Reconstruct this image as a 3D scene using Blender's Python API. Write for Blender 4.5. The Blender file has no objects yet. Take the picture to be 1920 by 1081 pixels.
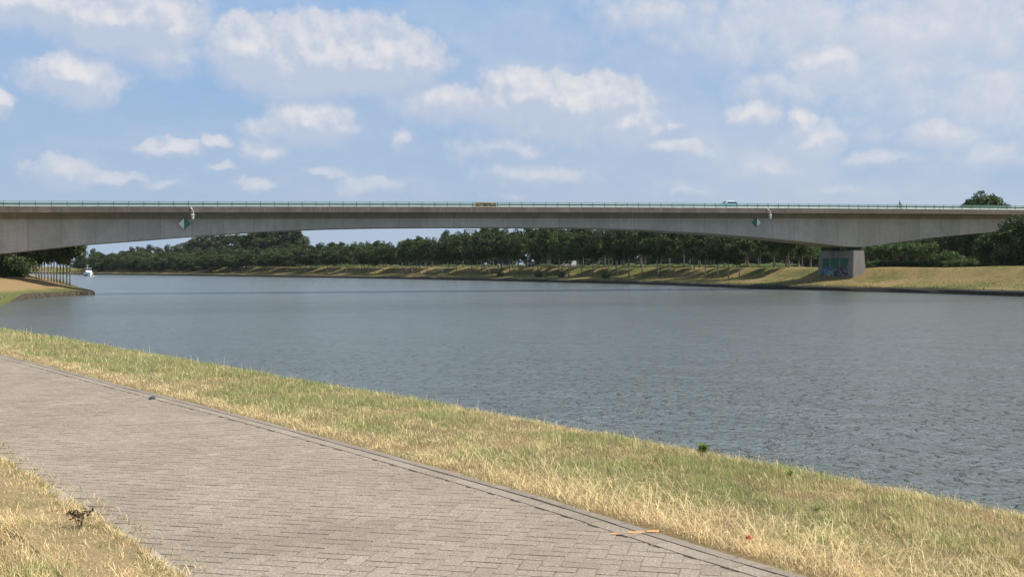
import bpy, bmesh, math, random
import numpy as np
from mathutils import Vector, Matrix
from mathutils.geometry import tessellate_polygon
R = math.radians
SC = bpy.context.scene
COL = SC.collection
F = 2140.0          # focal length in pixels of the 1920 wide photograph
EYE = 4.45          # camera height above the water
HOR = 500.0         # pixel row of the horizon

# ------------------------------------------------------------------ camera
cd = bpy.data.cameras.new('camera'); cam = bpy.data.objects.new('camera', cd); COL.objects.link(cam)
cam.location = (0, 0, EYE); cam.rotation_euler = (R(90), 0, 0)
cd.sensor_width = 36; cd.lens = 36*F/1920; cd.shift_y = -(540.5-HOR)/1920
cd.clip_start = 0.1; cd.clip_end = 9000
SC.camera = cam
SC.view_settings.view_transform = 'Standard'; SC.view_settings.look = 'None'
SC.view_settings.gamma = 1; SC.view_settings.use_curve_mapping = False
SC.view_settings.exposure = 0.12
SC.cycles.max_bounces = 6; SC.cycles.diffuse_bounces = 3; SC.cycles.glossy_bounces = 3
SC.cycles.transmission_bounces = 3; SC.cycles.volume_bounces = 0

# ------------------------------------------------------------------ node helpers
class NT:
    def __init__(s, tree): s.t = tree; s.n = tree.nodes; s.l = tree.links
    def put(s, sock, v):
        if v is None: return
        if isinstance(v, bpy.types.NodeSocket): s.l.new(v, sock)
        else:
            try: sock.default_value = v
            except Exception: sock.default_value = (v, v, v)
    def math(s, op, a, b=None, c=None, clamp=False):
        n = s.n.new('ShaderNodeMath'); n.operation = op; n.use_clamp = clamp
        s.put(n.inputs[0], a); s.put(n.inputs[1], b); s.put(n.inputs[2], c); return n.outputs[0]
    def vm(s, op, a, b=None, c=None, out=0):
        n = s.n.new('ShaderNodeVectorMath'); n.operation = op
        s.put(n.inputs[0], a); s.put(n.inputs[1], b)
        if c is not None: s.put(n.inputs[2], c)
        return n.outputs[out]
    def comb(s, x, y, z=0.0):
        n = s.n.new('ShaderNodeCombineXYZ'); s.put(n.inputs[0], x); s.put(n.inputs[1], y); s.put(n.inputs[2], z); return n.outputs[0]
    def sep(s, v):
        n = s.n.new('ShaderNodeSeparateXYZ'); s.put(n.inputs[0], v); return n.outputs
    def noise(s, vec, scale, detail=3.0, rough=0.5, dist=0.0, color=False):
        n = s.n.new('ShaderNodeTexNoise'); s.put(n.inputs['Vector'], vec); n.inputs['Scale'].default_value = scale
        n.inputs['Detail'].default_value = detail; n.inputs['Roughness'].default_value = rough
        n.inputs['Distortion'].default_value = dist; return n.outputs['Color' if color else 'Fac']
    def mr(s, v, a, b, c=0.0, d=1.0, smooth=False):
        n = s.n.new('ShaderNodeMapRange'); s.put(n.inputs['Value'], v)
        for k, x in (('From Min', a), ('From Max', b), ('To Min', c), ('To Max', d)): s.put(n.inputs[k], x)
        if smooth: n.interpolation_type = 'SMOOTHSTEP'
        return n.outputs[0]
    def mix(s, f, a, b, mode='MIX'):
        n = s.n.new('ShaderNodeMix'); n.data_type = 'RGBA'; n.blend_type = mode
        s.put(n.inputs['Factor'], f)
        for k, v in ((6, a), (7, b)):
            if isinstance(v, tuple) and len(v) == 3: v = (*v, 1)
            s.put(n.inputs[k], v)
        return n.outputs[2]
    def bump(s, h, strength=0.5, dist=0.01, normal=None):
        n = s.n.new('ShaderNodeBump'); s.put(n.inputs['Height'], h); n.inputs['Strength'].default_value = strength
        n.inputs['Distance'].default_value = dist
        if normal is not None: s.put(n.inputs['Normal'], normal)
        return n.outputs[0]
    def coord(s, k='Object'):
        return s.n.new('ShaderNodeTexCoord').outputs[k]
    def attr(s, name):
        n = s.n.new('ShaderNodeAttribute'); n.attribute_name = name; return n.outputs

def material(name, fn=None, color=(.5, .5, .5), rough=.7, metal=0.0, spec=None):
    m = bpy.data.materials.new(name); m.use_nodes = True
    t = NT(m.node_tree); p = m.node_tree.nodes['Principled BSDF']
    p.inputs['Base Color'].default_value = (*color, 1); p.inputs['Roughness'].default_value = rough
    p.inputs['Metallic'].default_value = metal
    if spec is not None: p.inputs['Specular IOR Level'].default_value = spec
    if fn: fn(t, p)
    return m

# ------------------------------------------------------------------ sun and sky
SUN_EL, SUN_AZ = 54.0, -5.0          # azimuth from +X, counter-clockwise
sdir = Vector((math.cos(R(SUN_EL))*math.cos(R(SUN_AZ)), math.cos(R(SUN_EL))*math.sin(R(SUN_AZ)), math.sin(R(SUN_EL))))
sl = bpy.data.lights.new('sun', 'SUN'); sl.energy = 5.0; sl.angle = R(0.5); sl.color = (1, .955, .88)
so = bpy.data.objects.new('sun', sl); COL.objects.link(so); so.rotation_euler = sdir.to_track_quat('Z', 'Y').to_euler()

world = bpy.data.worlds.new('World'); SC.world = world; world.use_nodes = True
def build_world():
    t = NT(world.node_tree); t.n.clear()
    out = t.n.new('ShaderNodeOutputWorld')
    sky = t.n.new('ShaderNodeTexSky'); sky.sky_type = 'NISHITA'; sky.sun_disc = False
    sky.sun_elevation = R(SUN_EL); sky.sun_rotation = R(90-SUN_AZ)
    sky.air_density = 1.0; sky.dust_density = 0.6; sky.ozone_density = 1.6; sky.altitude = 0
    bg = t.n.new('ShaderNodeBackground'); bg.inputs[1].default_value = 0.125
    d = t.coord('Generated'); x, y, z = t.sep(d)
    az = t.math('ARCTAN2', x, y); el = t.math('ARCSINE', z)
    P0 = t.comb(t.math('MULTIPLY', az, F/100), t.math('MULTIPLY', el, F/100))
    # clouds: x, y, half width, half height, strength, softness (pixels of the photograph)
    blobs = [(60,-5,150,48,1.0),(235,28,150,50,1.0),(325,55,70,34,.75),(300,92,130,30,.5),(140,140,84,36,1.0),(-5,185,34,22,.8),
      (480,85,95,52,1.0),(590,100,140,62,1.0),(700,105,140,60,1.0),(790,105,60,40,.7),(640,150,170,35,.5),
      (575,220,80,44,.9),(520,235,75,24,.6),(610,240,60,20,.6),
      (840,180,140,36,.6),(980,180,110,46,.95),(1090,190,130,56,1.1),(1170,225,70,48,.95),(1050,235,170,30,.55),
      (320,278,66,18,.75),(405,264,30,14,.6),(490,273,54,21,.65),(120,322,70,28,.85),(215,334,60,14,.65),(485,338,46,14,.65),(420,312,40,10,.4),
      (690,348,95,22,.5),(605,320,44,11,.45),(750,248,24,24,.5),(1000,325,120,23,.6),(960,275,125,26,.45),(1250,278,110,20,.5),
      (1410,215,55,25,.8),(1500,228,34,32,.9),(1540,255,48,36,.9),(1450,308,80,26,.55),(1260,230,30,12,.4),
      (1250,15,190,60,.42),(1480,40,260,80,.5),(1760,40,320,90,.55),(1545,118,80,40,.85),(1700,120,260,80,.42),
      (1860,170,220,80,.42),(1760,245,110,30,.6),(1660,295,150,20,.45),(1850,290,90,34,.6),(1500,160,170,40,.4),(960,362,80,10,.35),
      (1290,360,70,10,.3),(1560,352,90,12,.35),(290,355,60,10,.3)]
    blobs = [(bx, by+ry*.16, rx*1.14, ry*1.36, s) for bx, by, rx, ry, s in blobs]
    def field(P, warp):
        w = t.vm('SUBTRACT', t.noise(P, 1.1, 5, .62, color=True), (.5, .5, .5))
        w = t.vm('MULTIPLY', w, (warp, warp*.8, 0)); Q = t.vm('ADD', P, w)
        f = None
        for bx, by, rx, ry, s in blobs:
            a = math.atan((bx-960)/F); e = math.atan((HOR-by)/F*math.cos(a))
            c = (a*F/100, e*F/100)
            v = t.vm('MULTIPLY_ADD', Q, (100/rx, 100/ry, 0), (-c[0]*100/rx, -c[1]*100/ry, 0))
            l = t.vm('LENGTH', v, out=1)
            g = t.math('MULTIPLY_ADD', l, -s*.9, s)
            f = g if f is None else t.math('MAXIMUM', f, g)
        return f, Q
    f, Q = field(P0, .95)
    n1 = t.noise(P0, 1.35, 7, .58)
    n1 = t.math('SUBTRACT', n1, .5)
    fs = t.math('MULTIPLY_ADD', n1, .62, f)
    f2, Q2 = field(t.vm('ADD', P0, (.05, .20, 0)), .95)
    form = t.math('SUBTRACT', f, f2)
    n2 = t.noise(t.vm('ADD', P0, (.14, .12, 0)), 1.35, 7, .58)
    relief = t.math('SUBTRACT', t.math('ADD', n1, .5), n2)
    # upper edge of each cloud: the field drops quickly above it
    fs = t.math('MULTIPLY_ADD', t.math('SUBTRACT', t.noise(P0, 5.5, 5, .6), .5), .22, fs)
    dens = t.mr(fs, t.mr(form, -.1, .25, -.22, -.02), t.mr(form, -.1, .25, .50, .28), 0, 1, True)
    # the rest of the dome, outside what the photograph shows
    gen = t.noise(t.vm('MULTIPLY', P0, (.16, .28, 0)), 1.0, 6, .55)
    gd = t.mr(gen, .50, .66, 0, .8, True)
    ax = t.math('ABSOLUTE', az)
    outm = t.math('MAXIMUM', t.mr(ax, .44, .60, 0, 1, True), t.mr(el, .235, .34, 0, 1, True))
    outm = t.math('MULTIPLY', outm, t.mr(el, 0.0, .1, 0, 1, True))
    # wide thin veil, thicker to the right
    veil = t.noise(t.vm('MULTIPLY', P0, (.22, .42, 0)), 1.0, 6, .6)
    vm_ = t.math('MULTIPLY', t.mr(veil, .25, .60, .1, 1, True), t.mr(az, -.30, .25, .42, 1.0, True))
    dens = t.math('MAXIMUM', t.math('MULTIPLY', dens, t.mr(el, .03, .14, .62, .92)), t.math('MULTIPLY', gd, outm))
    dens = t.math('MAXIMUM', dens, t.math('MULTIPLY', vm_, .72))
    lit = t.mr(t.math('ADD', t.math('MULTIPLY', form, .75), t.math('MULTIPLY', relief, .8)), -.10, .34, 0, 1, True)
    core = t.mr(fs, .1, .75, 0, 1, True)
    br = t.math('MULTIPLY', lit, t.mr(core, 0, 1, .45, 1.0))
    ccol = t.mix(br, t.mix(t.mr(az, .05, .3, 0, 1), (.485, .545, .665), (.55, .595, .69)), (.76, .74, .75))
    haze = t.mr(el, .0, .13, .5, 0, True)
    ccol = t.mix(haze, ccol, (.45, .52, .635))
    cb = t.n.new('ShaderNodeBackground'); t.put(cb.inputs[0], ccol); cb.inputs[1].default_value = 1.0
    # milky air near the horizon is part of the sky colour
    t.l.new(sky.outputs[0], bg.inputs[0])
    hz = t.n.new('ShaderNodeBackground'); t.put(hz.inputs[0], t.mix(t.mr(el, .02, .24, 0, 1), (.335, .45, .61), (.205, .405, .70))); hz.inputs[1].default_value = 1.0
    mh = t.n.new('ShaderNodeMixShader'); t.put(mh.inputs[0], t.mr(el, .24, .6, .92, .15, False)); t.l.new(bg.outputs[0], mh.inputs[1]); t.l.new(hz.outputs[0], mh.inputs[2])
    ms = t.n.new('ShaderNodeMixShader'); t.put(ms.inputs[0], dens); t.l.new(mh.outputs[0], ms.inputs[1]); t.l.new(cb.outputs[0], ms.inputs[2])
    t.l.new(ms.outputs[0], out.inputs[0])
build_world()
world.cycles.sampling_method = 'MANUAL'; world.cycles.sample_map_resolution = 1024

# ------------------------------------------------------------------ object helpers
def tag(o, label=None, cat=None, group=None, kind=None):
    if label: o['label'] = label
    if cat: o['category'] = cat
    if group: o['group'] = group
    if kind: o['kind'] = kind
    return o
def empty(name, loc=(0, 0, 0), rz=0.0, parent=None):
    o = bpy.data.objects.new(name, None); COL.objects.link(o); o.location = loc; o.rotation_euler = (0, 0, rz)
    if parent: o.parent = parent
    return o
def link(name, me, mat=None, parent=None):
    o = bpy.data.objects.new(name, me); COL.objects.link(o)
    if mat is not None and len(me.materials) == 0: me.materials.append(mat)
    if parent: o.parent = parent
    return o
def copy_tree(o, parent=None):
    c = o.copy(); COL.objects.link(c); c.parent = parent
    for ch in list(o.children): copy_tree(ch, c)
    return c
class MB:
    """collects simple solids into one mesh"""
    def __init__(s): s.v = []; s.f = []
    def raw(s, vs, fs):
        b = len(s.v); s.v += [tuple(v) for v in vs]; s.f += [tuple(i+b for i in f) for f in fs]; return s
    def box(s, x0, x1, y0, y1, z0, z1):
        vs = [(x, y, z) for z in (z0, z1) for x, y in ((x0, y0), (x1, y0), (x1, y1), (x0, y1))]
        return s.raw(vs, [(3, 2, 1, 0), (4, 5, 6, 7), (0, 1, 5, 4), (1, 2, 6, 5), (2, 3, 7, 6), (3, 0, 4, 7)])
    def tube(s, pts, rads, n=8, caps=True):
        pts = [Vector(p) for p in pts]
        if not hasattr(rads, '__len__'): rads = [rads]*len(pts)
        rings = []; up = None
        for i, p in enumerate(pts):
            d = (pts[min(i+1, len(pts)-1)]-pts[max(i-1, 0)]).normalized()
            a = d.orthogonal().normalized() if up is None else (up-d*up.dot(d)).normalized()
            up = a; b = d.cross(a)
            rings.append([p+(a*math.cos(2*math.pi*k/n)+b*math.sin(2*math.pi*k/n))*rads[i] for k in range(n)])
        vs = [v for r in rings for v in r]; fs = []
        for i in range(len(pts)-1):
            for k in range(n):
                k2 = (k+1) % n; fs.append((i*n+k, i*n+k2, (i+1)*n+k2, (i+1)*n+k))
        if caps: fs.append(tuple(range(n-1, -1, -1))); fs.append(tuple((len(pts)-1)*n+k for k in range(n)))
        return s.raw(vs, fs)
    def loft(s, rings, caps=True, closed=True):
        n = len(rings[0]); vs = [v for r in rings for v in r]; fs = []
        for i in range(len(rings)-1):
            for k in range(n if closed else n-1):
                k2 = (k+1) % n; fs.append((i*n+k, i*n+k2, (i+1)*n+k2, (i+1)*n+k))
        if caps: fs.append(tuple(range(n-1, -1, -1))); fs.append(tuple((len(rings)-1)*n+k for k in range(n)))
        return s.raw(vs, fs)
    def mesh(s, name, smooth=False):
        me = bpy.data.meshes.new(name); me.from_pydata(s.v, [], s.f); me.update()
        bm = bmesh.new(); bm.from_mesh(me); bmesh.ops.recalc_face_normals(bm, faces=bm.faces); bm.to_mesh(me); bm.free()
        if smooth: me.shade_smooth()
        return me
    def build(s, name, mat, parent=None, smooth=False, bevel=0):
        o = link(name, s.mesh(name, smooth), mat, parent)
        if bevel:
            b = o.modifiers.new('bevel', 'BEVEL'); b.width = bevel; b.segments = 2; b.limit_method = 'ANGLE'
        return o
def np_mesh(name, V, Fc, nper, attrs=None, smooth=False):
    """fast mesh of n-gons with equal side count; attrs are per-vertex floats"""
    me = bpy.data.meshes.new(name); V = np.asarray(V, np.float32); Fc = np.asarray(Fc, np.int32)
    me.vertices.add(len(V)); me.vertices.foreach_set('co', V.ravel())
    me.loops.add(Fc.size); me.loops.foreach_set('vertex_index', Fc.ravel())
    me.polygons.add(len(Fc)); me.polygons.foreach_set('loop_start', np.arange(0, Fc.size, nper, dtype=np.int32))
    me.polygons.foreach_set('loop_total', np.full(len(Fc), nper, np.int32))
    if attrs:
        for k, a in attrs.items():
            at = me.attributes.new(k, 'FLOAT', 'POINT'); at.data.foreach_set('value', np.asarray(a, np.float32))
    me.update(calc_edges=True); me.validate()
    me.shade_smooth() if smooth else me.shade_flat()
    return me
def at(x, y, z=0.0):
    """point on the level z seen at pixel x, y"""
    Z = (EYE-z)*F/(y-HOR); return ((x-960)*Z/F, Z)
def xat(x, Z): return (x-960)*Z/F
def spline(pts, step):
    P = [np.array(p, float) for p in pts]; P = [2*P[0]-P[1]]+P+[2*P[-1]-P[-2]]; out = []
    for i in range(1, len(P)-2):
        p0, p1, p2, p3 = P[i-1:i+3]; L = np.linalg.norm(p2-p1); n = max(1, int(round(L/(step if not callable(step) else step(p1)))))
        for k in range(n):
            t = k/n; out.append(.5*((2*p1)+(-p0+p2)*t+(2*p0-5*p1+4*p2-p3)*t*t+(-p0+3*p1-3*p2+p3)*t**3))
    out.append(P[-2]); return np.array(out)
def normals_right(C):
    T = np.gradient(C, axis=0); T /= np.linalg.norm(T, axis=1)[:, None]
    return np.stack([T[:, 1], -T[:, 0]], 1), T
def pnoise(x, y, seed=0, k=6):
    """cheap smooth pseudo noise in -1..1"""
    r = np.random.RandomState(seed); v = np.zeros_like(np.asarray(x, float)); a = 0
    for i in range(k):
        f = 2**(i*.6); th = r.uniform(0, 6.28); ph = r.uniform(0, 6.28); th2 = r.uniform(0, 6.28); ph2 = r.uniform(0, 6.28); w = f**-.6
        v = v+w*np.sin(f*(x*math.cos(th)+y*math.sin(th))+ph+1.3*np.sin(f*.7*(x*math.cos(th2)+y*math.sin(th2))+ph2)); a += w
    return v/a*1.6

# ------------------------------------------------------------------ materials
def grass_ground(t, p):
    c = t.coord(); n1 = t.noise(c, .35, 6, .65); n2 = t.noise(c, .07, 4, .6); n3 = t.noise(c, 3.0, 5, .7); n4 = t.noise(c, .9, 5, .7)
    straw = t.mix(n3, (.20, .135, .055), (.37, .27, .125))
    green = t.mix(n3, (.065, .085, .02), (.155, .165, .05))
    m = t.mr(t.math('ADD', t.math('MULTIPLY', n2, .6), t.math('MULTIPLY', n4, .4)), .44, .58, 0, 1, True)
    col = t.mix(t.mr(m, 0, 1, .12, .85), green, straw)
    br = t.mix(n1, (.20, .115, .05), (.26, .18, .08))
    col = t.mix(t.mr(n1, .55, .72, 0, .7), col, br)
    t.put(p.inputs['Base Color'], col); p.inputs['Roughness'].default_value = 1; p.inputs['Specular IOR Level'].default_value = .1
    t.put(p.inputs['Normal'], t.bump(t.noise(c, 9, 5, .75), .9, .12))
M_bank = material('bank_grass', grass_ground)
def near_ground(t, p):
    c = t.coord(); n3 = t.noise(c, 14.0, 6, .75); n4 = t.noise(c, 1.6, 4, .6)
    col = t.mix(n3, (.26, .18, .09), (.56, .43, .23)); g = t.mix(n3, (.07, .09, .025), (.2, .2, .08))
    col = t.mix(t.mr(n4, .48, .66, 0, .6), col, g)
    t.put(p.inputs['Base Color'], col); p.inputs['Roughness'].default_value = 1; p.inputs['Specular IOR Level'].default_value = .1
    t.put(p.inputs['Normal'], t.bump(t.noise(c, 40, 5, .75), .9, .03))
M_near = material('verge_soil', near_ground)
def blade_fn(t, p):
    a = t.attr('tint')[2]; b = t.attr('bright')[2]
    col = t.mix(a, (.93, .735, .42), (.225, .305, .095))
    col = t.mix(t.mr(a, -.6, 0, 1, 0), col, (.60, .38, .19))
    col = t.mix(1.0, col, t.comb(b, b, b), 'MULTIPLY')
    t.put(p.inputs['Base Color'], col); p.inputs['Roughness'].default_value = .75; p.inputs['Specular IOR Level'].default_value = .2
    tr = t.n.new('ShaderNodeBsdfTranslucent'); t.put(tr.inputs[0], col)
    ms = t.n.new('ShaderNodeMixShader'); ms.inputs[0].default_value = .25
    t.l.new(p.outputs[0], ms.inputs[1]); t.l.new(tr.outputs[0], ms.inputs[2]); t.l.new(ms.outputs[0], t.n['Material Output'].inputs[0])
M_blade = material('grass_blade', blade_fn)
def leaf_mat(name, dark, light, trans=.22):
    def fn(t, p):
        a = t.attr('tint')[2]; oi = t.n.new('ShaderNodeObjectInfo')
        col = t.mix(a, dark, light)
        h = t.n.new('ShaderNodeHueSaturation'); t.put(h.inputs['Color'], col)
        t.put(h.inputs['Value'], t.mr(oi.outputs['Random'], 0, 1, .8, 1.22)); t.put(h.inputs['Hue'], t.mr(oi.outputs['Random'], 0, 1, .485, .512))
        t.put(p.inputs['Base Color'], h.outputs[0]); p.inputs['Roughness'].default_value = .6; p.inputs['Specular IOR Level'].default_value = .3
        tr = t.n.new('ShaderNodeBsdfTranslucent'); t.put(tr.inputs[0], h.outputs[0])
        ms = t.n.new('ShaderNodeMixShader'); ms.inputs[0].default_value = trans
        t.l.new(p.outputs[0], ms.inputs[1]); t.l.new(tr.outputs[0], ms.inputs[2]); t.l.new(ms.outputs[0], t.n['Material Output'].inputs[0])
    return material(name, fn)
M_leaf = leaf_mat('leaves_row_tree', (.034, .056, .014), (.105, .14, .04))
M_leaf2 = leaf_mat('leaves_poplar', (.04, .062, .02), (.11, .14, .055))
M_leaf3 = leaf_mat('leaves_willow', (.05, .085, .02), (.13, .19, .05))
def bark_fn(t, p):
    c = t.coord(); n = t.noise(t.vm('MULTIPLY', c, (6, 6, 1.2)), 1.5, 5, .7)
    t.put(p.inputs['Base Color'], t.mix(n, (.11, .096, .072), (.36, .315, .24))); p.inputs['Roughness'].default_value = .95
    t.put(p.inputs['Normal'], t.bump(n, .8, .04))
M_bark = material('bark', bark_fn)
def water_fn(t, p):
    c = t.coord(); x, y, z = t.sep(c)
    w = t.vm('ADD', c, t.vm('MULTIPLY', t.noise(c, .25, 2, .5, color=True), (2.2, 2.2, 0)))
    st = t.vm('MULTIPLY', w, (1.5, .85, 1))
    n1 = t.noise(st, 3.9, 2.0, .5, .5); n2 = t.noise(st, .9, 2.0, .5, .3); n3 = t.noise(st, 6.0, 2.0, .5)
    h = t.math('ADD', t.math('MULTIPLY', n1, .8), t.math('MULTIPLY', n2, .9)); h = t.math('ADD', h, t.math('MULTIPLY', n3, .24))
    wv = t.noise(t.vm('MULTIPLY', w, (1.35, .95, 1)), 2.5, 3, .6, .6); wl_ = t.mr(wv, .57, .70, 0, 1, True)
    h = t.math('ADD', t.math('MULTIPLY', h, .30), t.math('MULTIPLY', wl_, .27))
    # calmer and rougher patches, and a faint wake lane crossing the water
    patch = t.noise(t.vm('MULTIPLY', c, (.6, 1.0, 1)), .035, 3, .55)
    lane = t.math('ABSOLUTE', t.math('SUBTRACT', y, t.math('MULTIPLY_ADD', x, .42, 153.0)))
    ln = t.mr(t.math('ADD', lane, t.math('MULTIPLY', n2, 4.0)), 1.5, 6.0, 1, 0, True)
    lane2 = t.math('SUBTRACT', y, t.math('MULTIPLY_ADD', x, .40, 118.0))
    farc = t.mr(lane2, -6, 10, 0, 1, True)
    amp = t.math('MULTIPLY', t.mr(patch, .35, .65, .62, 1.15), t.math('ADD', t.mr(farc, 0, 1, 1.0, 1.35), t.math('MULTIPLY', farc, t.mr(lane2, 14, 34, .9, 0, True))))
    amp = t.math('MULTIPLY', amp, t.mr(ln, 0, 1, 1.0, 1.9))
    bn = t.bump(t.math('MULTIPLY', h, amp), 1.0, .40)
    t.put(p.inputs['Normal'], bn)
    deep = t.mix(patch, (.096, .112, .102), (.126, .142, .128))
    t.put(p.inputs['Base Color'], deep)
    p.inputs['Roughness'].default_value = .16; p.inputs['IOR'].default_value = 1.333
M_water = material('canal_water', water_fn)
def conc(name, c1, c2, streak=1.0, panel=0.0, warm=(.2, .14, .09)):
    def fn(t, p):
        c = t.coord(); x, y, z = t.sep(c)
        n1 = t.noise(c, .45, 6, .65); n2 = t.noise(c, 5, 5, .7)
        st = t.noise(t.vm('MULTIPLY', c, (1.3, 1.3, .14)), 1.4, 5, .7)
        bd = t.noise(t.vm('MULTIPLY', c, (.25, .25, 4.0)), 1.6, 3, .6)
        col = t.mix(n1, c1, c2)
        col = t.mix(t.mr(st, .45, .72, 0, .55*streak), col, tuple(a*.55 for a in c1))
        col = t.mix(t.mr(st, .28, .42, .35*streak, 0), col, tuple(min(1, a*1.25) for a in c2))
        col = t.mix(t.mr(n2, .3, .7, 0, .25), col, warm)
        h = t.math('ADD', n2, t.math('MULTIPLY', bd, .8))
        if panel:
            k = t.math('FRACT', t.math('DIVIDE', t.math('ADD', x, t.math('MULTIPLY', n1, .1)), panel))
            cell = t.math('FLOOR', t.math('DIVIDE', x, panel))
            wn = t.n.new('ShaderNodeTexWhiteNoise'); wn.noise_dimensions = '1D'; t.put(wn.inputs['W'], cell)
            col = t.mix(t.mr(wn.outputs[0], 0, 1, 0, .5), col, tuple(a*.6 for a in c1))
            s2 = t.noise(t.vm('MULTIPLY', c, (2.6, 2.6, .05)), 1.6, 4, .6); col = t.mix(t.mr(s2, .62, .70, 0, .28*streak), col, tuple(a*.35 for a in c1)); col = t.mix(t.mr(s2, .38, .31, 0, .15), col, tuple(min(1, a*1.3) for a in c2))
            j = t.mr(t.math('ABSOLUTE', t.math('SUBTRACT', k, .5)), .482, .496, 0, .7)
            col = t.mix(j, col, tuple(a*.4 for a in c1))
            n7 = t.noise(c, .22, 5, .7); col = t.mix(t.mr(n7, .45, .62, 0, .65), col, tuple(a*.62 for a in c1)); col = t.mix(t.mr(t.noise(c, 1.3, 5, .75), .56, .7, 0, .35), col, tuple(min(1, a*1.2) for a in c2))
            bl = t.mr(bd, .35, .65, 0, .42); col = t.mix(bl, col, tuple(a*.75 for a in c1))
        t.put(p.inputs['Base Color'], col); p.inputs['Roughness'].default_value = .9
        t.put(p.inputs['Normal'], t.bump(h, .4, .02))
    return material(name, fn)
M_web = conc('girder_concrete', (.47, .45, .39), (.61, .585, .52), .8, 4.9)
M_band = conc('olive_slab_concrete', (.24, .225, .16), (.31, .29, .21), 1.0, 4.9)  # darker olive tone than the girder, for the slab band below the edge beam
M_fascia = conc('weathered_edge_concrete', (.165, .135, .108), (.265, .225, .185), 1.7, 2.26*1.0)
M_pier = conc('pier_concrete', (.20, .188, .162), (.31, .29, .25), 1.2)
M_rail = material('top_rail_green', color=(.22, .46, .32), rough=.5)
M_green = material('rail_green', color=(.012, .07, .035), rough=.5)
M_mint = material('bar_mint', color=(.52, .74, .60), rough=.5)
M_galv = material('galvanised_steel', color=(.62, .66, .60), rough=.45, metal=.2)
M_white = material('white_paint', color=(.8, .8, .78), rough=.35)
M_signgreen = material('sign_green', color=(.0, .20, .11), rough=.4)
M_dark = material('dark_metal', color=(.03, .03, .03), rough=.5)
M_rubber = material('tyre_rubber', color=(.02, .02, .02), rough=.8)
M_tan = material('sign_tan', lambda t, p: t.put(p.inputs['Base Color'], t.mix(t.noise(t.coord(), 8, 4, .6), (.42, .37, .22), (.54, .48, .31))), rough=.6)
M_letter = material('letter_brown', color=(.03, .02, .008), rough=.6)
M_glass = material('dark_glass', color=(.02, .03, .035), rough=.08)
M_bearing = material('bearing_steel', color=(.03, .028, .025), rough=.7)
def kerb_fn(t, p):
    c = t.coord(); n = t.noise(c, 2.2, 5, .7); n2 = t.noise(t.vm('MULTIPLY', c, (1, 1, .3)), 5, 4, .7)
    col = t.mix(n, (.018, .016, .013), (.075, .06, .042)); col = t.mix(t.mr(n2, .55, .7, 0, .8), col, (.13, .12, .055))
    t.put(p.inputs['Base Color'], col); p.inputs['Roughness'].default_value = 1
    t.put(p.inputs['Normal'], t.bump(t.math('ADD', n, n2), 1, .15))
M_rev = material('revetment_stone', kerb_fn)

# ------------------------------------------------------------------ water
def rng(i): return np.random.RandomState(i)
wm = MB(); wm.raw([(-4200, -900, 0), (4200, -900, 0), (4200, 7000, 0), (-4200, 7000, 0)], [(0, 1, 2, 3)])
tag(wm.build('water', M_water), 'grey green rippled water of the wide canal', 'water', kind='structure')

# ------------------------------------------------------------------ far bank (right side)
wl = [(230, -300), (165, -120), (135, -20), (112, 70), (96, 130)]+[at(x, y) for x, y in
      ((1920, 555.5), (1760, 550), (1575, 545), (1440, 541.5), (1320, 537), (1200, 532.5), (1080, 529.8), (960, 527), (840, 524.5), (720, 522), (600, 520), (480, 518), (330, 516), (180, 514.2))]
wl += [(-430, 850), (-800, 1130), (-1600, 1700), (-4000, 3300)]
RB = spline(wl, 6.0); RBn, RBt = normals_right(RB)
def smooth_rows(A, k=5):
    for _ in range(k): A[1:-1] = (A[:-2]+2*A[1:-1]+A[2:])/4
    A /= np.linalg.norm(A, axis=1)[:, None]; return A
RBn = smooth_rows(RBn, 20)
RPROF = np.array([(0, .74), (.6, .86), (2, 1.0), (5, 1.3), (8, 1.6), (11, 2.0), (13.5, 2.95), (15.5, 3.8), (17.5, 4.3), (20, 4.38), (26, 4.3), (40, 4.25), (80, 4.2), (200, 4.2), (500, 4.1), (1200, 4.0), (3500, 3.5)])
def rb_height(d, i):
    z = np.interp(d, RPROF[:, 0], RPROF[:, 1])
    b = np.clip((215-RB[i, 1])/60.0, 0, 1)            # higher top of the bank right of the bridge
    return z+b*.5*np.clip((d-4)/10, 0, 1)
def rb_point(i, d, z=None):
    i = int(np.clip(i, 0, len(RB)-1)); p = RB[i]+RBn[i]*d; return Vector((p[0], p[1], rb_height(d, i) if z is None else z))
def rb_nearest(p):
    q = RB-np.array(p)[None]; k = int(np.argmin((q**2).sum(1))); return k, float(q[k].dot(-RBn[k]))
def rb_ground(X, Y):
    k, d = rb_nearest((X, Y)); return float(rb_height(max(d, 0), k))
cols = [0, .6, 1.2, 2, 3.5, 5, 6.5, 8, 9.5, 11, 12.2, 13.5, 14.5, 15.5, 17, 20, 26, 33, 40, 60, 80, 130, 200, 330, 500, 1200, 3500]
V = np.zeros((len(RB), len(cols), 3)); ii = np.arange(len(RB))
for j, d in enumerate(cols):
    V[:, j, :2] = RB+RBn*d; V[:, j, 2] = rb_height(d, ii)
    if 0 < d < 60: V[:, j, 2] += .10*pnoise(V[:, j, 0]*.25, V[:, j, 1]*.25, 3)*min(1, d/3)
def gridmesh(name, V, smooth=True):
    a, b = V.shape[:2]; I = np.arange(a*b).reshape(a, b)
    return np_mesh(name, V.reshape(-1, 3), np.stack([I[:-1, :-1], I[:-1, 1:], I[1:, 1:], I[1:, :-1]], -1).reshape(-1, 4), 4, smooth=smooth)
tag(link('ground', gridmesh('far_ground', V[:, :, :]), M_bank), 'dry grassy far bank and fields behind it', 'ground', kind='structure')
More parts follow.
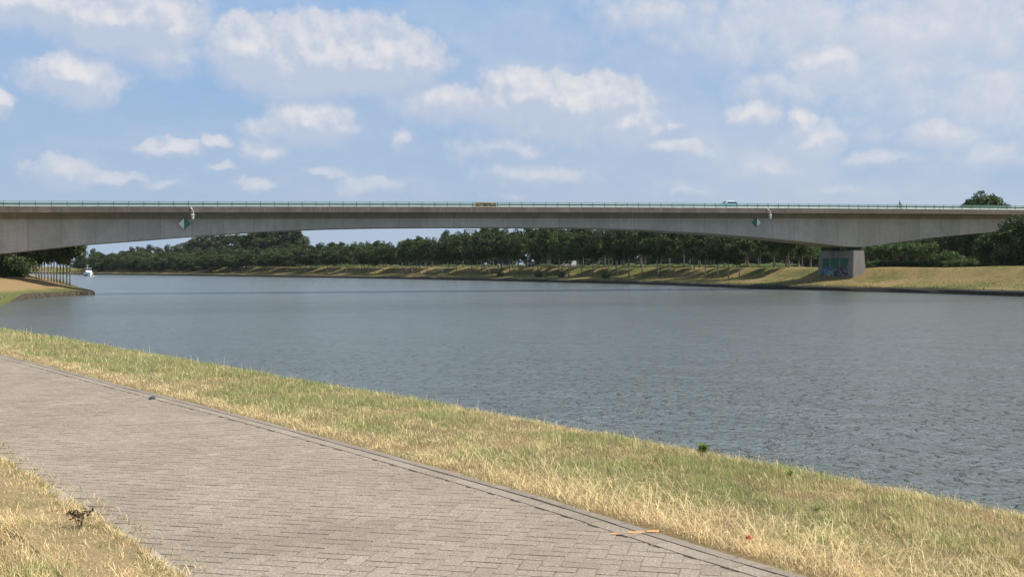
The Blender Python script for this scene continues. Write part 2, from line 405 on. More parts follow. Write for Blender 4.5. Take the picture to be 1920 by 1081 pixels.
# stone revetment along the waterline
RV = [(-.55, -1.0), (-.5, .1), (-.35, .62), (0.0, .80), (.5, .84), (.75, .70)]
sel = np.arange(0, len(RB)-40); rr = rng(8)
V = np.zeros((len(sel), len(RV), 3))
for j, (d, z) in enumerate(RV):
    V[:, j, :2] = RB[sel]+RBn[sel]*d; V[:, j, 2] = z+(rr.uniform(-.07, .07, len(sel)) if 0 < j < 5 else 0)
    V[:, j, :2] += rr.uniform(-.12, .12, (len(sel), 2)) if j else 0
tag(link('revetment', gridmesh('revetment', V, False), M_rev), 'dark stone edge of the far bank at the waterline', 'revetment', kind='structure')

# ------------------------------------------------------------------ near bank and left headland
PZ = EYE-1.6
E = spline([(160, -235), (40, -56), (16, -17), (10, -7), (6, -.7), (3.45, 3.2), (1.5, 5.95), (.9, 6.85), (0, 8.25), (-2.54, 11.8), (-5.4, 15.6), (-8.75, 20.1), (-16, 29.5), (-27, 43), (-40, 60), (-55, 82)], lambda p: .12 if -12 < p[1] < 60 else 1.5)
En, Et = normals_right(E); En = smooth_rows(En, 30)
CREST = 2.32
def hv(d):
    """height of the near bank at d metres from the path edge towards the water"""
    d = np.asarray(d, float)
    z = np.where(d < 0, PZ-.02, PZ-.01-.03*np.clip(d/CREST, 0, 1)**2)
    z = np.where(d > CREST, PZ-.04-.5*(np.sqrt((d-CREST)**2+.04)-.2), z)
    return z
near_n = int(np.argmax(E[:, 1] > 57))
W = E[:near_n:1]+En[:near_n:1]*8.4
keep = [0]
for k in range(1, len(W)):
    if np.linalg.norm(W[k]-W[keep[-1]]) > (.35 if -5 < W[k][1] < 45 else 1.5): keep.append(k)
W = W[keep]
LS = spline([tuple(W[-1]), (-44.5, 84), (-47.5, 100), (-54.5, 120), (-63, 143), (-66.5, 154), (-68, 166), (-68.5, 178), at(172, 552.5), at(152, 546.5), at(136, 540), at(118, 533.5), at(100, 527.5), (-160, 372), (-235, 480), (-330, 590), (-560, 790), (-1000, 1110), (-4000, 3000)], 2.0)
S = np.vstack([W[:-1], LS]); Sn, St = normals_right(S); Sl = smooth_rows(-Sn, 12)
nb = np.zeros(len(S)); nb[len(W)-1:] = 1
for _ in range(40): nb[1:-1] = (nb[:-2]+2*nb[1:-1]+nb[2:])/4
cols = [0, .12, .5, 1, 2, 3, 4, 4.8, 5.3, 5.7, 6.0, 6.5, 7, 7.7, 8.4, 9, 11, 11.3, 12, 14, 17, 20]
LPROF = np.array([(0, .5), (.5, .68), (3, 1.15), (5, 1.6), (8, 2.35), (11, 2.75), (15, PZ-.02), (20, PZ-.02)])
def left_height(D, b): return (1-b)*hv(8.4-D)+b*np.interp(D, LPROF[:, 0], LPROF[:, 1])
V = np.zeros((len(S), len(cols), 3))
for j, D in enumerate(cols):
    V[:, j, :2] = S+Sl*D; z = left_height(D, nb); V[:, j, 2] = z
    V[:, j, 2] += nb*.07*pnoise(V[:, j, 0]*.3, V[:, j, 1]*.3, 5)*(0 if D in (0, 20) else 1)
V[:, 0, 2] = -.6
Ainv = V[:, -1].copy()
def ground_near_fn(t, p):
    near_ground(t, p)
land_me = gridmesh('left_land', V)
def left_fn(t, p):
    c = t.coord(); x, y, z = t.sep(c)
    n1 = t.noise(c, .35, 6, .65); n3 = t.noise(c, 3.0, 5, .7); n5 = t.noise(c, 14, 6, .75); n4 = t.noise(c, 1.3, 4, .6)
    low = t.mr(t.math('ADD', z, n1), 1.35, 1.8, 1, 0, True)       # greener strip by the water
    straw = t.mix(n3, (.24, .155, .075), (.36, .25, .13)); green = t.mix(n3, (.05, .08, .02), (.12, .145, .045))
    col = t.mix(t.mr(low, 0, 1, .12, .85), straw, green)
    soil = t.mix(n5, (.15, .10, .05), (.36, .27, .135)); soil = t.mix(t.mr(n4, .48, .66, 0, .6), soil, t.mix(n5, (.07, .09, .025), (.2, .2, .08)))
    t.put(p.inputs['Base Color'], t.mix(t.mr(y, 60, 70, 0, 1), soil, col)); p.inputs['Roughness'].default_value = 1
    p.inputs['Specular IOR Level'].default_value = .1
    t.put(p.inputs['Normal'], t.bump(n5, .9, .03))
M_left = material('left_bank_ground', left_fn)
g2 = tag(link('ground', land_me, M_left), 'near bank under the verge and the grassy headland on the left', 'ground', kind='structure')
poly = [Vector((a[0], a[1], PZ-.02)) for a in Ainv[::3]]+[Vector(Ainv[-1])]+[Vector((-5000, 3600, PZ-.02)), Vector((-5000, -900, PZ-.02)), Vector((120, -900, PZ-.02))]
tris = tessellate_polygon([poly]); me = bpy.data.meshes.new('plain'); me.from_pydata([tuple(v) for v in poly], [], [tuple(x) for x in tris]); me.update()
bm = bmesh.new(); bm.from_mesh(me); bmesh.ops.recalc_face_normals(bm, faces=bm.faces)
if sum(f.normal.z for f in bm.faces) < 0: bmesh.ops.reverse_faces(bm, faces=bm.faces)
bm.to_mesh(me); bm.free()
tag(link('ground', me, M_left), 'flat ground inland of the near bank', 'ground', kind='structure')
# headland kerb
ks = np.where((nb > .6) & (S[:, 1] > 145))[0][:-30]; V = np.zeros((len(ks), len(RV), 3)); rr = rng(18)
for j, (d, z) in enumerate(RV):
    V[:, j, :2] = S[ks]+Sl[ks]*d; V[:, j, 2] = z*.85*np.clip((S[ks][:, 1]-146)/12, 0, 1)+(rr.uniform(-.03, .03, len(ks)) if 0 < j < 5 else 0)
    if j: V[:, j, :2] += rr.uniform(-.04, .04, (len(ks), 2))
def rev2(t, p):
    kerb_fn(t, p); c = t.coord(); x, y, z = t.sep(c)
    n = t.noise(t.vm('MULTIPLY', c, (1, 1, .2)), 3.2, 3, .6)
    t.put(p.inputs['Base Color'], t.mix(t.mr(n, .45, .6), (.035, .028, .018), (.125, .095, .055)))
tag(link('revetment', gridmesh('left_revetment', V, False), material('left_revetment_stone', rev2)), 'brown stone edge round the left headland', 'revetment', kind='structure')

# ------------------------------------------------------------------ brick path
PW = 2.70
def brick_fn(t, p):
    c = t.coord(); a = t.attr('tint')[2]
    n = t.noise(c, 75, 4, .8); n2 = t.noise(c, 1.1, 5, .65); n3 = t.noise(c, 30, 4, .7)
    vo = t.n.new('ShaderNodeTexVoronoi'); vo.inputs['Scale'].default_value = 62; t.put(vo.inputs['Vector'], c)
    col = t.mix(a, (.355, .288, .212), (.445, .37, .28))
    col = t.mix(t.mr(n, .40, .60, .0, .65), col, (.15, .124, .098))
    col = t.mix(t.mr(n3, .5, .75, 0, .35), col, (.17, .14, .11))
    spk = t.mr(vo.outputs['Distance'], .14, .30, .7, 0); keepw = t.mr(vo.outputs['Color'], .55, .62, 0, 1)
    col = t.mix(t.math('MULTIPLY', spk, keepw), col, (.80, .75, .66))
    # worn wheel lanes, darker
    col = t.mix(t.mr(n2, .42, .66, 0, .34), col, (.175, .14, .105))
    t.put(p.inputs['Base Color'], col); p.inputs['Roughness'].default_value = .9; p.inputs['Specular IOR Level'].default_value = .25
    t.put(p.inputs['Normal'], t.bump(t.math('ADD', n, n3), .55, .004))
M_brick = material('paving_brick', brick_fn)
def joint_fn(t, p):
    c = t.coord(); n = t.noise(c, 60, 4, .7)
    t.put(p.inputs['Base Color'], t.mix(t.mr(t.noise(c, 1.7, 4, .6), .5, .66, 0, .8), t.mix(n, (.19, .15, .11), (.31, .255, .19)), (.09, .10, .045))); p.inputs['Roughness'].default_value = 1
M_joint = material('joint_sand', joint_fn)
def strip(d0, d1, z, i0, i1, name, mat, z2=None, jit=0):
    V = np.zeros((i1-i0, 2, 3)); V[:, 0, :2] = E[i0:i1]+En[i0:i1]*d0; V[:, 1, :2] = E[i0:i1]+En[i0:i1]*d1; V[:, 0, 2] = z; V[:, 1, 2] = z if z2 is None else z2
    return gridmesh(name, V)
iA = int(np.argmax(E[:, 1] > -12)); iB = near_n
path_root = link('path', strip(-PW-.1, -.02, PZ-.0045, iA, iB, 'path', M_joint), M_joint)
tag(path_root, 'grey brown herringbone brick path along the canal', 'path', kind='structure')
BL, BW = .211, .1055; ang = R(-12.5); ca, sa = math.cos(ang), math.sin(ang)
ctr = np.array([-12.0, 22.0]); N = 420
I, J = np.meshgrid(np.arange(-N, N), np.arange(-N, N), indexing='ij'); K = (I-J) % 4
def cells(mask, horiz):
    i = I[mask].astype(float); j = J[mask].astype(float)
    cx = (i+(1.0 if horiz else .5))*BW; cy = (j+(.5 if horiz else 1.0))*BW
    return np.stack([cx*ca-cy*sa+ctr[0], cx*sa+cy*ca+ctr[1]], 1)
Cs = np.vstack([cells(K == 0, True), cells(K == 3, False)]); Hz = np.concatenate([np.ones((K == 0).sum(), bool), np.zeros((K == 3).sum(), bool)])
m = (Cs[:, 1] > 3.5) & (Cs[:, 1] < 44) & (Cs[:, 0] < 4) & (Cs[:, 0] > -27); Cs = Cs[m]; Hz = Hz[m]
Es = E[iA:iB:2]; Ens = En[iA:iB:2]; dd = np.zeros(len(Cs))
for a in range(0, len(Cs), 4000):
    q = Cs[a:a+4000, None]-Es[None]; k = np.argmin((q**2).sum(2), 1)
    dd[a:a+4000] = np.einsum('ij,ij->i', Cs[a:a+4000]-Es[k], Ens[k])
m = (dd < -.20) & (dd > -PW+.0); Cs = Cs[m]; Hz = Hz[m]; nbk = len(Cs); r = rng(4)
def brick_mesh(name, C, A, hl, hw, z, r, tl=.0007, zj=.0007):
    """bricks with bevelled tops; C centres, A angle per brick"""
    n = len(C); u = np.stack([np.cos(A), np.sin(A)], 1); v = np.stack([-np.sin(A), np.cos(A)], 1)
    V = np.zeros((n, 8, 3)); zz = z+r.uniform(-zj, zj, n); tx = r.uniform(-tl, tl, n); ty = r.uniform(-tl, tl, n)
    for k, (a, b) in enumerate(((-1, -1), (1, -1), (1, 1), (-1, 1))):
        V[:, k, :2] = C+u*(a*(hl-.003))[:, None]+v*(b*(hw-.003))[:, None]; V[:, k, 2] = zz+a*tx+b*ty
        V[:, k+4, :2] = C+u*(a*hl)[:, None]+v*(b*hw)[:, None]; V[:, k+4, 2] = zz+a*tx+b*ty-.012
    f = np.array([(0, 1, 2, 3), (4, 5, 1, 0), (5, 6, 2, 1), (6, 7, 3, 2), (7, 4, 0, 3)])
    Fc = (np.arange(n)[:, None, None]*8+f[None]).reshape(-1, 4)
    return np_mesh(name, V.reshape(-1, 3), Fc, 4, {'tint': np.repeat(np.clip(r.normal(.5, .24, n)+.25*pnoise(C[:, 0]*1.3, C[:, 1]*1.3, 91), 0, 1), 8)})
A = np.where(Hz, ang, ang+math.pi/2)+r.normal(0, .012, nbk)
bme = brick_mesh('paving_bricks', Cs+r.normal(0, .0014, Cs.shape), A, np.full(nbk, BL/2-.0025), np.full(nbk, BW/2-.0025), PZ, r)
o = link('brick_paving', bme, M_brick, path_root); o['kind'] = 'structure'
# running course and kerb on the water side, kerb on the field side
def course(name, dmid, w, L, z, gap, mat, r, drop=0.0, i0=iA, i1=iB, bulge=.012):
    seg = np.cumsum(np.r_[0, np.linalg.norm(np.diff(E[i0:i1]+En[i0:i1]*dmid, axis=0), axis=1)])
    s = np.arange(L, seg[-1]-L, L); s = s[r.uniform(size=len(s)) >= drop]
    cx = np.interp(s, seg, (E[i0:i1]+En[i0:i1]*dmid)[:, 0]); cy = np.interp(s, seg, (E[i0:i1]+En[i0:i1]*dmid)[:, 1])
    tx = np.interp(s, seg, Et[i0:i1, 0]); ty = np.interp(s, seg, Et[i0:i1, 1]); A = np.arctan2(ty, tx)+r.normal(0, .006, len(s))
    C = np.stack([cx, cy], 1)+r.normal(0, bulge*.3, (len(s), 2))*np.array([.5, .5])
    me = brick_mesh(name, C, A, np.full(len(s), L/2-gap), np.full(len(s), w/2), z, r, .0005, .0008)
    o = link(name, me, mat, path_root); o['kind'] = 'structure'; return o
def kerbc_fn(t, p):
    brick_fn(t, p); c = t.coord(); n = t.noise(c, 90, 4, .7); n2 = t.noise(c, 3, 4, .6)
    col = t.mix(n, (.24, .20, .155), (.34, .29, .225)); col = t.mix(t.mr(n2, .4, .7, 0, .4), col, (.14, .11, .09))
    t.put(p.inputs['Base Color'], col)
M_kerb = material('edging_concrete', kerbc_fn)
course('brick_course', -.168, .118, .211, PZ+.0045, .0014, M_brick, rng(11), bulge=.006)
course('edging', -.055, .082, 1.0, PZ+.005, .002, M_kerb, rng(12), bulge=.004)
def kerbl_fn(t, p):
    brick_fn(t, p); c = t.coord(); n = t.noise(c, 60, 4, .7); n2 = t.noise(c, 5, 4, .6)
    t.put(p.inputs['Base Color'], t.mix(t.mr(n2, .4, .7, 0, .6), t.mix(n, (.36, .305, .24), (.46, .40, .325)), (.27, .20, .135)))
course('edging', -PW-.03, .10, .3, PZ+.002, .006, material('pale_edging_concrete', kerbl_fn), rng(13), drop=.25, bulge=.01)
# thatch of dead grass and soil creeping over the field edge of the path
ie = np.arange(iA, iB); nE = len(ie); r = rng(23)
u_ = np.arange(nE)*.12; w0 = .01+.04*pnoise(u_*2.2, u_*0, 51, 8)+.03*pnoise(u_*9, u_*0, 52)
V = np.zeros((nE, 5, 3))
for j, f_ in enumerate((0, .25, .5, .8, 1)):
    d = -PW-.55+(w0+.5)*f_; V[:, j, :2] = E[ie]+En[ie]*d[:, None]; V[:, j, 2] = PZ+.012*(1-f_**2)+.004+r.uniform(0, .006, nE)*(f_ < 1)-(.004 if f_ == 1 else 0)
o = link('thatch', gridmesh('thatch', V), M_near, path_root); o['kind'] = 'structure'
# orange survey mark sprayed across the edge
M_orange = material('orange_spray', lambda t, p: t.put(p.inputs['Base Color'], t.mix(t.mr(t.noise(t.coord(), 90, 3, .7), .4, .6), (.52, .26, .10), (.62, .35, .16))), rough=.8)
mk = empty('paint_mark', (*at(1190, 998, PZ), PZ)); tag(mk, 'short orange spray paint dash across the path edge', 'paint mark')
for x0, x1, y0, zz in ((1145, 1171, 1000, .004), (1176, 1208, 998.7, .0075), (1211, 1236, 997.5, .0105)):
    a = at(x0, y0+2.2, PZ); b = at(x1, y0+2.2, PZ); c_ = at(x1-1, y0-2.4, PZ); d_ = at(x0+3, y0-1.6, PZ); mm = MB()
    n = 10; rr = random.Random(x0); top = []; bot = []
    for k in range(n+1):
        q = k/n; e = .006*rr.uniform(-1, 1); bot.append((a[0]+(b[0]-a[0])*q, a[1]+(b[1]-a[1])*q+e, PZ+zz)); top.append((d_[0]+(c_[0]-d_[0])*q, d_[1]+(c_[1]-d_[1])*q+e, PZ+zz))
    mm.raw([(v[0]-mk.location.x, v[1]-mk.location.y, v[2]-PZ) for v in bot+top], [(k, k+1, n+2+k, n+1+k) for k in range(n)])
    mm.build('paint_dash', M_orange, mk)

# ------------------------------------------------------------------ grass of the verge
def blades(P, N2, h, w, lean, tint, bright, r, az=None):
    """P base points (n,3); blades of two segments"""
    n = len(P); az = r.uniform(0, 2*math.pi, n) if az is None else az
    fa = r.uniform(0, math.pi, n)                       # facing of the flat side
    sx = np.stack([np.cos(fa), np.sin(fa), np.zeros(n)], 1)*(w/2)[:, None]
    ld = np.stack([np.cos(az), np.sin(az), np.zeros(n)], 1)
    up = np.array([0, 0, 1.0])
    mid = P+up*(h*.55*np.cos(lean*.5))[:, None]+ld*(h*.55*np.sin(lean*.5))[:, None]
    tip = mid+up*(h*.5*np.cos(lean*1.25))[:, None]+ld*(h*.5*np.sin(lean*1.25))[:, None]
    V = np.stack([P-sx, P+sx, mid+sx*.8, mid-sx*.8, tip+sx*.12, tip-sx*.12], 1).reshape(-1, 3)
    b = np.arange(n)[:, None]*6
    Fc = np.concatenate([b+np.array([[0, 1, 2, 3]]), b+np.array([[3, 2, 4, 5]])], 0)
    return V, Fc, np.repeat(tint, 6), np.repeat(bright, 6)
segE = np.cumsum(np.r_[0, np.linalg.norm(np.diff(E, axis=0), axis=1)])
def on_bank(s, d):
    x = np.interp(s, segE, E[:, 0]); y = np.interp(s, segE, E[:, 1]); nx = np.interp(s, segE, En[:, 0]); ny = np.interp(s, segE, En[:, 1])
    return x+nx*d, y+ny*d
def vis(x, y, m=.06):
    q = x/np.maximum(y, .1); lim = 960/F+m; return (y > 3.0) & (np.abs(q) < lim+.6/np.maximum(y, 1))
def verge():
    r = rng(21); parts = []
    s_at = lambda Y: segE[int(np.argmax(E[:, 1] > Y))]
    bands = [(1.0, 6.5, 6500, .9), (6.5, 10, 6200, .9), (10, 14, 4000, 1.05), (14, 20, 2300, 1.3), (20, 30, 1100, 1.7), (30, 52, 420, 2.5)]
    for y0, y1, dens, ws in bands:
        s0, s1 = s_at(y0), s_at(y1)
        for side in (0, 1):
            d0, d1 = ((.015, CREST+2.0) if side == 0 else (-PW-3.2, -PW-.02))
            if side and y0 > 10: continue
            n = int((s1-s0)*(d1-d0)*dens); s = r.uniform(s0, s1, n); d = r.uniform(d0, d1, n)
            d += .05*pnoise(s*6, s*0, 31)*(np.abs(d-(.0 if side == 0 else -PW)) < .35)
            x, y = on_bank(s, d); k = vis(x, y) if not side else vis(x, y)
            s, d, x, y = s[k], d[k], x[k], y[k]; n = len(s)
            if n == 0: continue
            e = d if side == 0 else -PW-.1-d            # distance from the paving
            big = pnoise(x*.9, y*.9, 7); med = pnoise(x*3.2, y*3.2, 8)
            if side == 0:
                g = .56+.36*big+.40*med+.14*np.clip((e-.3)/1.5, -1, 1)-.16*np.clip((x+1)/4, -1, 1)
                g = np.where(e < .55, g-1.3*(.55-e)/.55, g)
            else: g = .16+.35*big+.4*med-.5*(e < .3)
            bare = pnoise(x*2.3, y*2.3, 15)
            keepp = r.uniform(size=n) < np.clip(1.05-.55*(bare > .75), .3, 1)*np.where(e < .12, .65, 1)
            green = r.uniform(size=n) < np.clip(g, .03, .92)
            tint = np.where(green, r.uniform(.55, 1.1, n), np.where(r.uniform(size=n) < .18, r.uniform(-.6, -.15, n), r.uniform(0, .28, n)))
            hm = np.where(e < .5, .022+.016*np.clip(e/.5, 0, 1), .038)*(1+.4*med)
            if side: hm = hm*1.25
            h = np.clip(hm*r.lognormal(0, .35, n), .012, .2)*(1+.15*(ws-1))
            if side: br = br*.86; tint = np.where((tint > 0) & (tint < .28) & (r.uniform(size=n) < .3), -.4, tint)
            lay = (~green) & (r.uniform(size=n) < np.where(e < .9, .55, .22))
            lean = np.where(lay, r.uniform(1.1, 1.55, n), np.abs(r.normal(.6, .6, n)).clip(0, 1.45))
            h = np.where(lay, h*1.2, h)
            w = r.uniform(.0018, .0042, n)*ws*1.1
            z = hv(d)+(0.03*np.clip(e, 0, 1) if side else .0)+np.where(lay, r.uniform(0, .03, n), -.005)
            az = r.normal(2.6, 1.4, n)
            fine = pnoise(x*11, y*11, 19); h = h*(1+.35*fine); br = np.clip(r.normal(.98, .26, n)+.14*med+.22*fine, .35, 1.6)
            q = [a[keepp] for a in (x, y, z, h, w, lean, tint, br, az)]
            parts.append(blades(np.stack(q[:3], 1), None, *q[3:6], q[6], q[7], r, q[8]))
    # tall dry stalks
    n = 300; s = r.uniform(s_at(3), s_at(26), n); d = r.uniform(.15, CREST+.25, n); x, y = on_bank(s, d)
    parts.append(blades(np.stack([x, y, hv(d)], 1), None, r.uniform(.09, .22, n), np.full(n, .0028)*(1+y.clip(0)/22), np.abs(r.normal(.25, .25, n)), r.uniform(0, .12, n), r.uniform(1.0, 1.35, n), r))
    # straw lying about, thick by the path edge near the camera
    n = 5200; s = r.uniform(s_at(2.5), s_at(9.5), n); d = np.abs(r.normal(.28, .33, n))+.01; x, y = on_bank(s, d); k = (x > .25) | (r.uniform(size=n) < .35)
    x, y, d = x[k], y[k], d[k]; n = len(x)
    parts.append(blades(np.stack([x, y, hv(d)+r.uniform(.005, .05, n)], 1), None, r.uniform(.06, .24, n), r.uniform(.002, .0038, n), r.uniform(1.25, 1.5, n), r.uniform(0, .16, n), r.uniform(.95, 1.4, n), r, r.normal(.5, .9, n)+math.pi*(r.uniform(size=n) < .5)))
    # ragged edge creeping over the kerbs
    n = 22000; s = r.uniform(s_at(3), s_at(26), n); sd = r.uniform(size=n) < .2
    d = np.where(sd, r.uniform(-.07, .03, n), -PW-.02-np.abs(r.normal(0, .09, n))+.15*(r.uniform(size=n) < .12)); x, y = on_bank(s, d)
    k = (pnoise(x*4, y*4, 44) > np.where(sd, .5, -.5)); x, y, d = x[k], y[k], d[k]; n = len(x)
    parts.append(blades(np.stack([x, y, np.full(n, PZ+.01)], 1), None, r.uniform(.02, .08, n), r.uniform(.002, .004, n)*(1+y.clip(0)/15), r.uniform(.6, 1.5, n), np.where(r.uniform(size=n) < .3, .8, r.uniform(-.4, .2, n)), r.uniform(.7, 1.2, n), r))
    off = 0; VV = []; FF = []; TT = []; BB = []
    for V, Fc, T_, B_ in parts: VV.append(V); FF.append(Fc+off); TT.append(T_); BB.append(B_); off += len(V)
    me = np_mesh('grass', np.vstack(VV), np.vstack(FF), 4, {'tint': np.concatenate(TT), 'bright': np.concatenate(BB)})
    tag(link('grass', me, M_blade), 'sunburnt straw and green grass on the verges beside the path', 'grass', kind='stuff')
    print('blades', off//6)
verge()
def bank_tufts():
    r = rng(41); parts = []
    for side in (0, 1):
        n = 60000 if side == 0 else 7000
        C, Nn = (RB, RBn) if side == 0 else (S, Sl)
        sel_ = np.where((C[:, 1] > 120) & (C[:, 1] < 420) & (np.arange(len(C)) > (0 if side == 0 else len(W))))[0]
        i = sel_[0]+r.uniform(0, sel_[-1]-sel_[0]-1, n); i0 = i.astype(int); f = (i-i0)[:, None]
        B = C[i0]*(1-f)+C[i0+1]*f; d = np.where(r.uniform(size=n) < .22, r.uniform(.15, .8, n), r.uniform(.3, 17, n)); P = B+Nn[i0]*d[:, None]
        z = rb_height(d, i0) if side == 0 else np.interp(d, LPROF[:, 0], LPROF[:, 1])
        big = pnoise(P[:, 0]*.14, P[:, 1]*.14, 71); med = pnoise(P[:, 0]*.6, P[:, 1]*.6, 72)
        g = np.clip(.42+.4*big+.3*med+.5*(d < 1.5), .03, .95); green = r.uniform(size=n) < g
        tint = np.where(green, r.uniform(.6, 1.2, n), np.where(r.uniform(size=n) < .3, r.uniform(-.6, -.1, n), r.uniform(0, .3, n)))
        h = np.clip(r.lognormal(-2.25, .5, n)*(1+.5*med)*(1 if side == 0 else .55), .04, .6)*np.where(d < .9, 1.5, 1)
        parts.append(blades(np.stack([P[:, 0], P[:, 1], z], 1), None, h, r.uniform(.03, .10, n), np.abs(r.normal(.6, .5, n)), tint, np.clip(r.normal(.62, .16, n), .3, 1.1), r))
    off = 0; VV = []; FF = []; TT = []; BB = []
    for V, Fc, T_, B_ in parts: VV.append(V); FF.append(Fc+off); TT.append(T_); BB.append(B_); off += len(V)
    me = np_mesh('bank_tufts', np.vstack(VV), np.vstack(FF), 4, {'tint': np.concatenate(TT), 'bright': np.concatenate(BB)})
    tag(link('bank_grass', me, M_blade), 'tufts of dry and green grass on the far bank and the left headland', 'grass', kind='stuff')
bank_tufts()

# ------------------------------------------------------------------ small plants in the verge
M_weed = leaf_mat('leaves_weed', (.12, .20, .04), (.22, .34, .08), .35)
def weed(px, py, h, nleaf, size, label, seed, z=PZ-.02, mat=None, stems=False):
    r = rng(seed); X, Y = at(px, py, z); root = empty('weed', (X, Y, z-.01)); tag(root, label, 'weed')
    V = []; Fq = []; T_ = []; st = MB()
    for k in range(nleaf):
        a = r.uniform(0, 6.28); e = r.uniform(.3, 1.3); L = size*r.uniform(.6, 1.2); b = Vector((r.uniform(-.3, .3)*h, r.uniform(-.3, .3)*h, r.uniform(.1, .6)*h))
        d = Vector((math.cos(a)*math.cos(e), math.sin(a)*math.cos(e), math.sin(e))); sd = Vector((-math.sin(a), math.cos(a), 0))*L*.28
        p0 = b; p1 = b+d*L*.5; p2 = b+d*L+Vector((0, 0, -.25*L)); i = len(V)
        V += [p0, p1-sd, p1+sd, p2]; Fq += [(i, i+1, i+3, i+2)]; T_ += [r.uniform()]*4
        if k % 3 == 0: st.tube([(0, 0, 0), b*.6, b], [.004, .003, .002], 5)
    link('leaves', np_mesh('leaves', V, Fq, 4, {'tint': T_}), mat or M_weed, root)
    st.build('stem', M_weedstem, root)
M_weedstem = material('weed_stem', color=(.10, .11, .04), rough=.8)
weed(1319, 848, .085, 60, .065, 'bright green leafy weed at the brink of the verge by the water', 1)
weed(1482, 890, .04, 26, .045, 'small green weed on the verge crest right of the leafy weed', 2)
weed(1533, 958, .035, 24, .04, 'low dark green weed in the middle of the right verge', 3)
M_drystem = material('dry_stem', color=(.12, .085, .05), rough=.9)
X, Y = at(150, 988, PZ+.02); dw = empty('dry_weed', (X, Y, PZ)); tag(dw, 'dark wilted weed standing at the left edge of the path', 'weed')
mm = MB(); r = random.Random(3); M_wilt = leaf_mat('wilted', (.03, .03, .012), (.10, .07, .03))
for k in range(6):
    V = []; Fq = []; T_ = []
    a = r.uniform(0, 6.28); tip = Vector((math.cos(a)*.035, math.sin(a)*.035, r.uniform(.09, .14))); mm.tube([(math.cos(a)*.012, math.sin(a)*.012, 0), tip*.5, tip], [.0028, .0024, .0018], 5)
    for q in range(12):
        c = tip+Vector((r.gauss(0, .03), r.gauss(0, .03), r.gauss(0, .012))); u = Vector((r.gauss(0, 1), r.gauss(0, 1), r.gauss(0, .4))).normalized()*.02; w = u.orthogonal().normalized()*.006; i = len(V)
        V += [c-u, c-w, c+w, c+u]; Fq.append((i, i+1, i+3, i+2)); T_ += [r.random()]*4
    link('flower_head', np_mesh('fh', V, Fq, 4, {'tint': T_}), M_wilt, dw)
mm.build('stem', M_drystem, dw)
# dark scrap lying on the path, and a red bit of litter in the straw
def scrap(name, px, py, z, sx, sy, h, mat, label, cat):
    X, Y = at(px, py, z); mm = MB(); r = random.Random(px); n = 9; base = []
    for ring, (k, zz) in enumerate(((1.0, .0), (.9, h*.6), (.45, h))):
        base.append([(math.cos(6.283*i/n)*sx*k*r.uniform(.75, 1.1), math.sin(6.283*i/n)*sy*k*r.uniform(.75, 1.1), zz*r.uniform(.7, 1.2)) for i in range(n)])
    mm.loft(base); o = mm.build(name, mat); o.location = (X, Y, z); tag(o, label, cat); return o
scrap('scrap', 285, 747.5, PZ+.003, .045, .05, .03, material('scrap_slate', color=(.035, .04, .05), rough=.6), 'small dark crumpled scrap lying near the far path edge', 'scrap')
scrap('litter', 1405, 1009, PZ+.05, .022, .02, .02, material('litter_red', color=(.5, .08, .03), rough=.5), 'tiny red orange bit of litter lying in the straw', 'litter')

# ------------------------------------------------------------------ bridge
Z0, MS = 200.0, .3462
th = math.atan(MS); ct, st_ = math.cos(th), math.sin(th)
BR = empty('bridge', (0, Z0, 0), th)
tag(BR, 'long grey concrete girder bridge with green railings spanning the canal', 'bridge')
def s_of(x, off=0.0):
    """distance along the bridge of the point of the plane `off` metres behind the front edge seen at pixel column x"""
    xp = x-960; z0 = Z0+off/ct; X = z0*xp/(F-MS*xp); return (X, z0+MS*X)
def S_Z(x, y, off=0.0):
    X, Y = s_of(x, off); s = X*ct+(Y-Z0)*st_; return s, EYE+(HOR-y)*Y/F
top = [S_Z(x, y) for x, y in ((0, 386.6), (240, 386.8), (480, 387), (720, 387.3), (960, 387.8), (1200, 388.6), (1440, 389.8), (1680, 391.2), (1920, 393.2))]
top = [(-320, 1.5), (-190, 8.4), (-140, top[0][1]-.95), (-110, top[0][1]-.35)]+top+[(180, top[-1][1]+.3), (260, top[-1][1]-.6), (420, 6.0)]
OVH = 2.3; BOXW = 8.0; DW = BOXW+2*OVH; FH = .95
bot = [S_Z(x, y, OVH) for x, y in ((0, 475.5), (80, 467), (160, 457.8), (240, 452), (320, 445.8), (400, 439.6), (480, 434.4), (555, 430.6), (630, 427.9), (720, 426), (840, 425.2), (960, 425.4), (1085, 426.4), (1200, 429.6), (1330, 436.9), (1440, 446), (1515, 453.6), (1594, 463), (1619, 463.2), (1640, 459.8), (1740, 446), (1865, 434.5))]
sl_, zl_ = bot[0]
bot = [(-300, 2.0), (-190, 6.2), (-150, 7.6), (-128, 6.9), (-110, 5.4), (-98, 4.9)]+[b for b in bot]+[(118, 12.6), (150, 12.9), (200, 12.5), (330, 7.0)]
bot = sorted(bot); top = sorted(top)
ts, tz = zip(*top); bs, bz = zip(*bot)
def topz(s): return float(np.interp(s, ts, tz))
def botz(s): return min(float(np.interp(s, bs, bz)), topz(s)-FH-1.2)
SS = np.arange(-190, 262, 1.5)
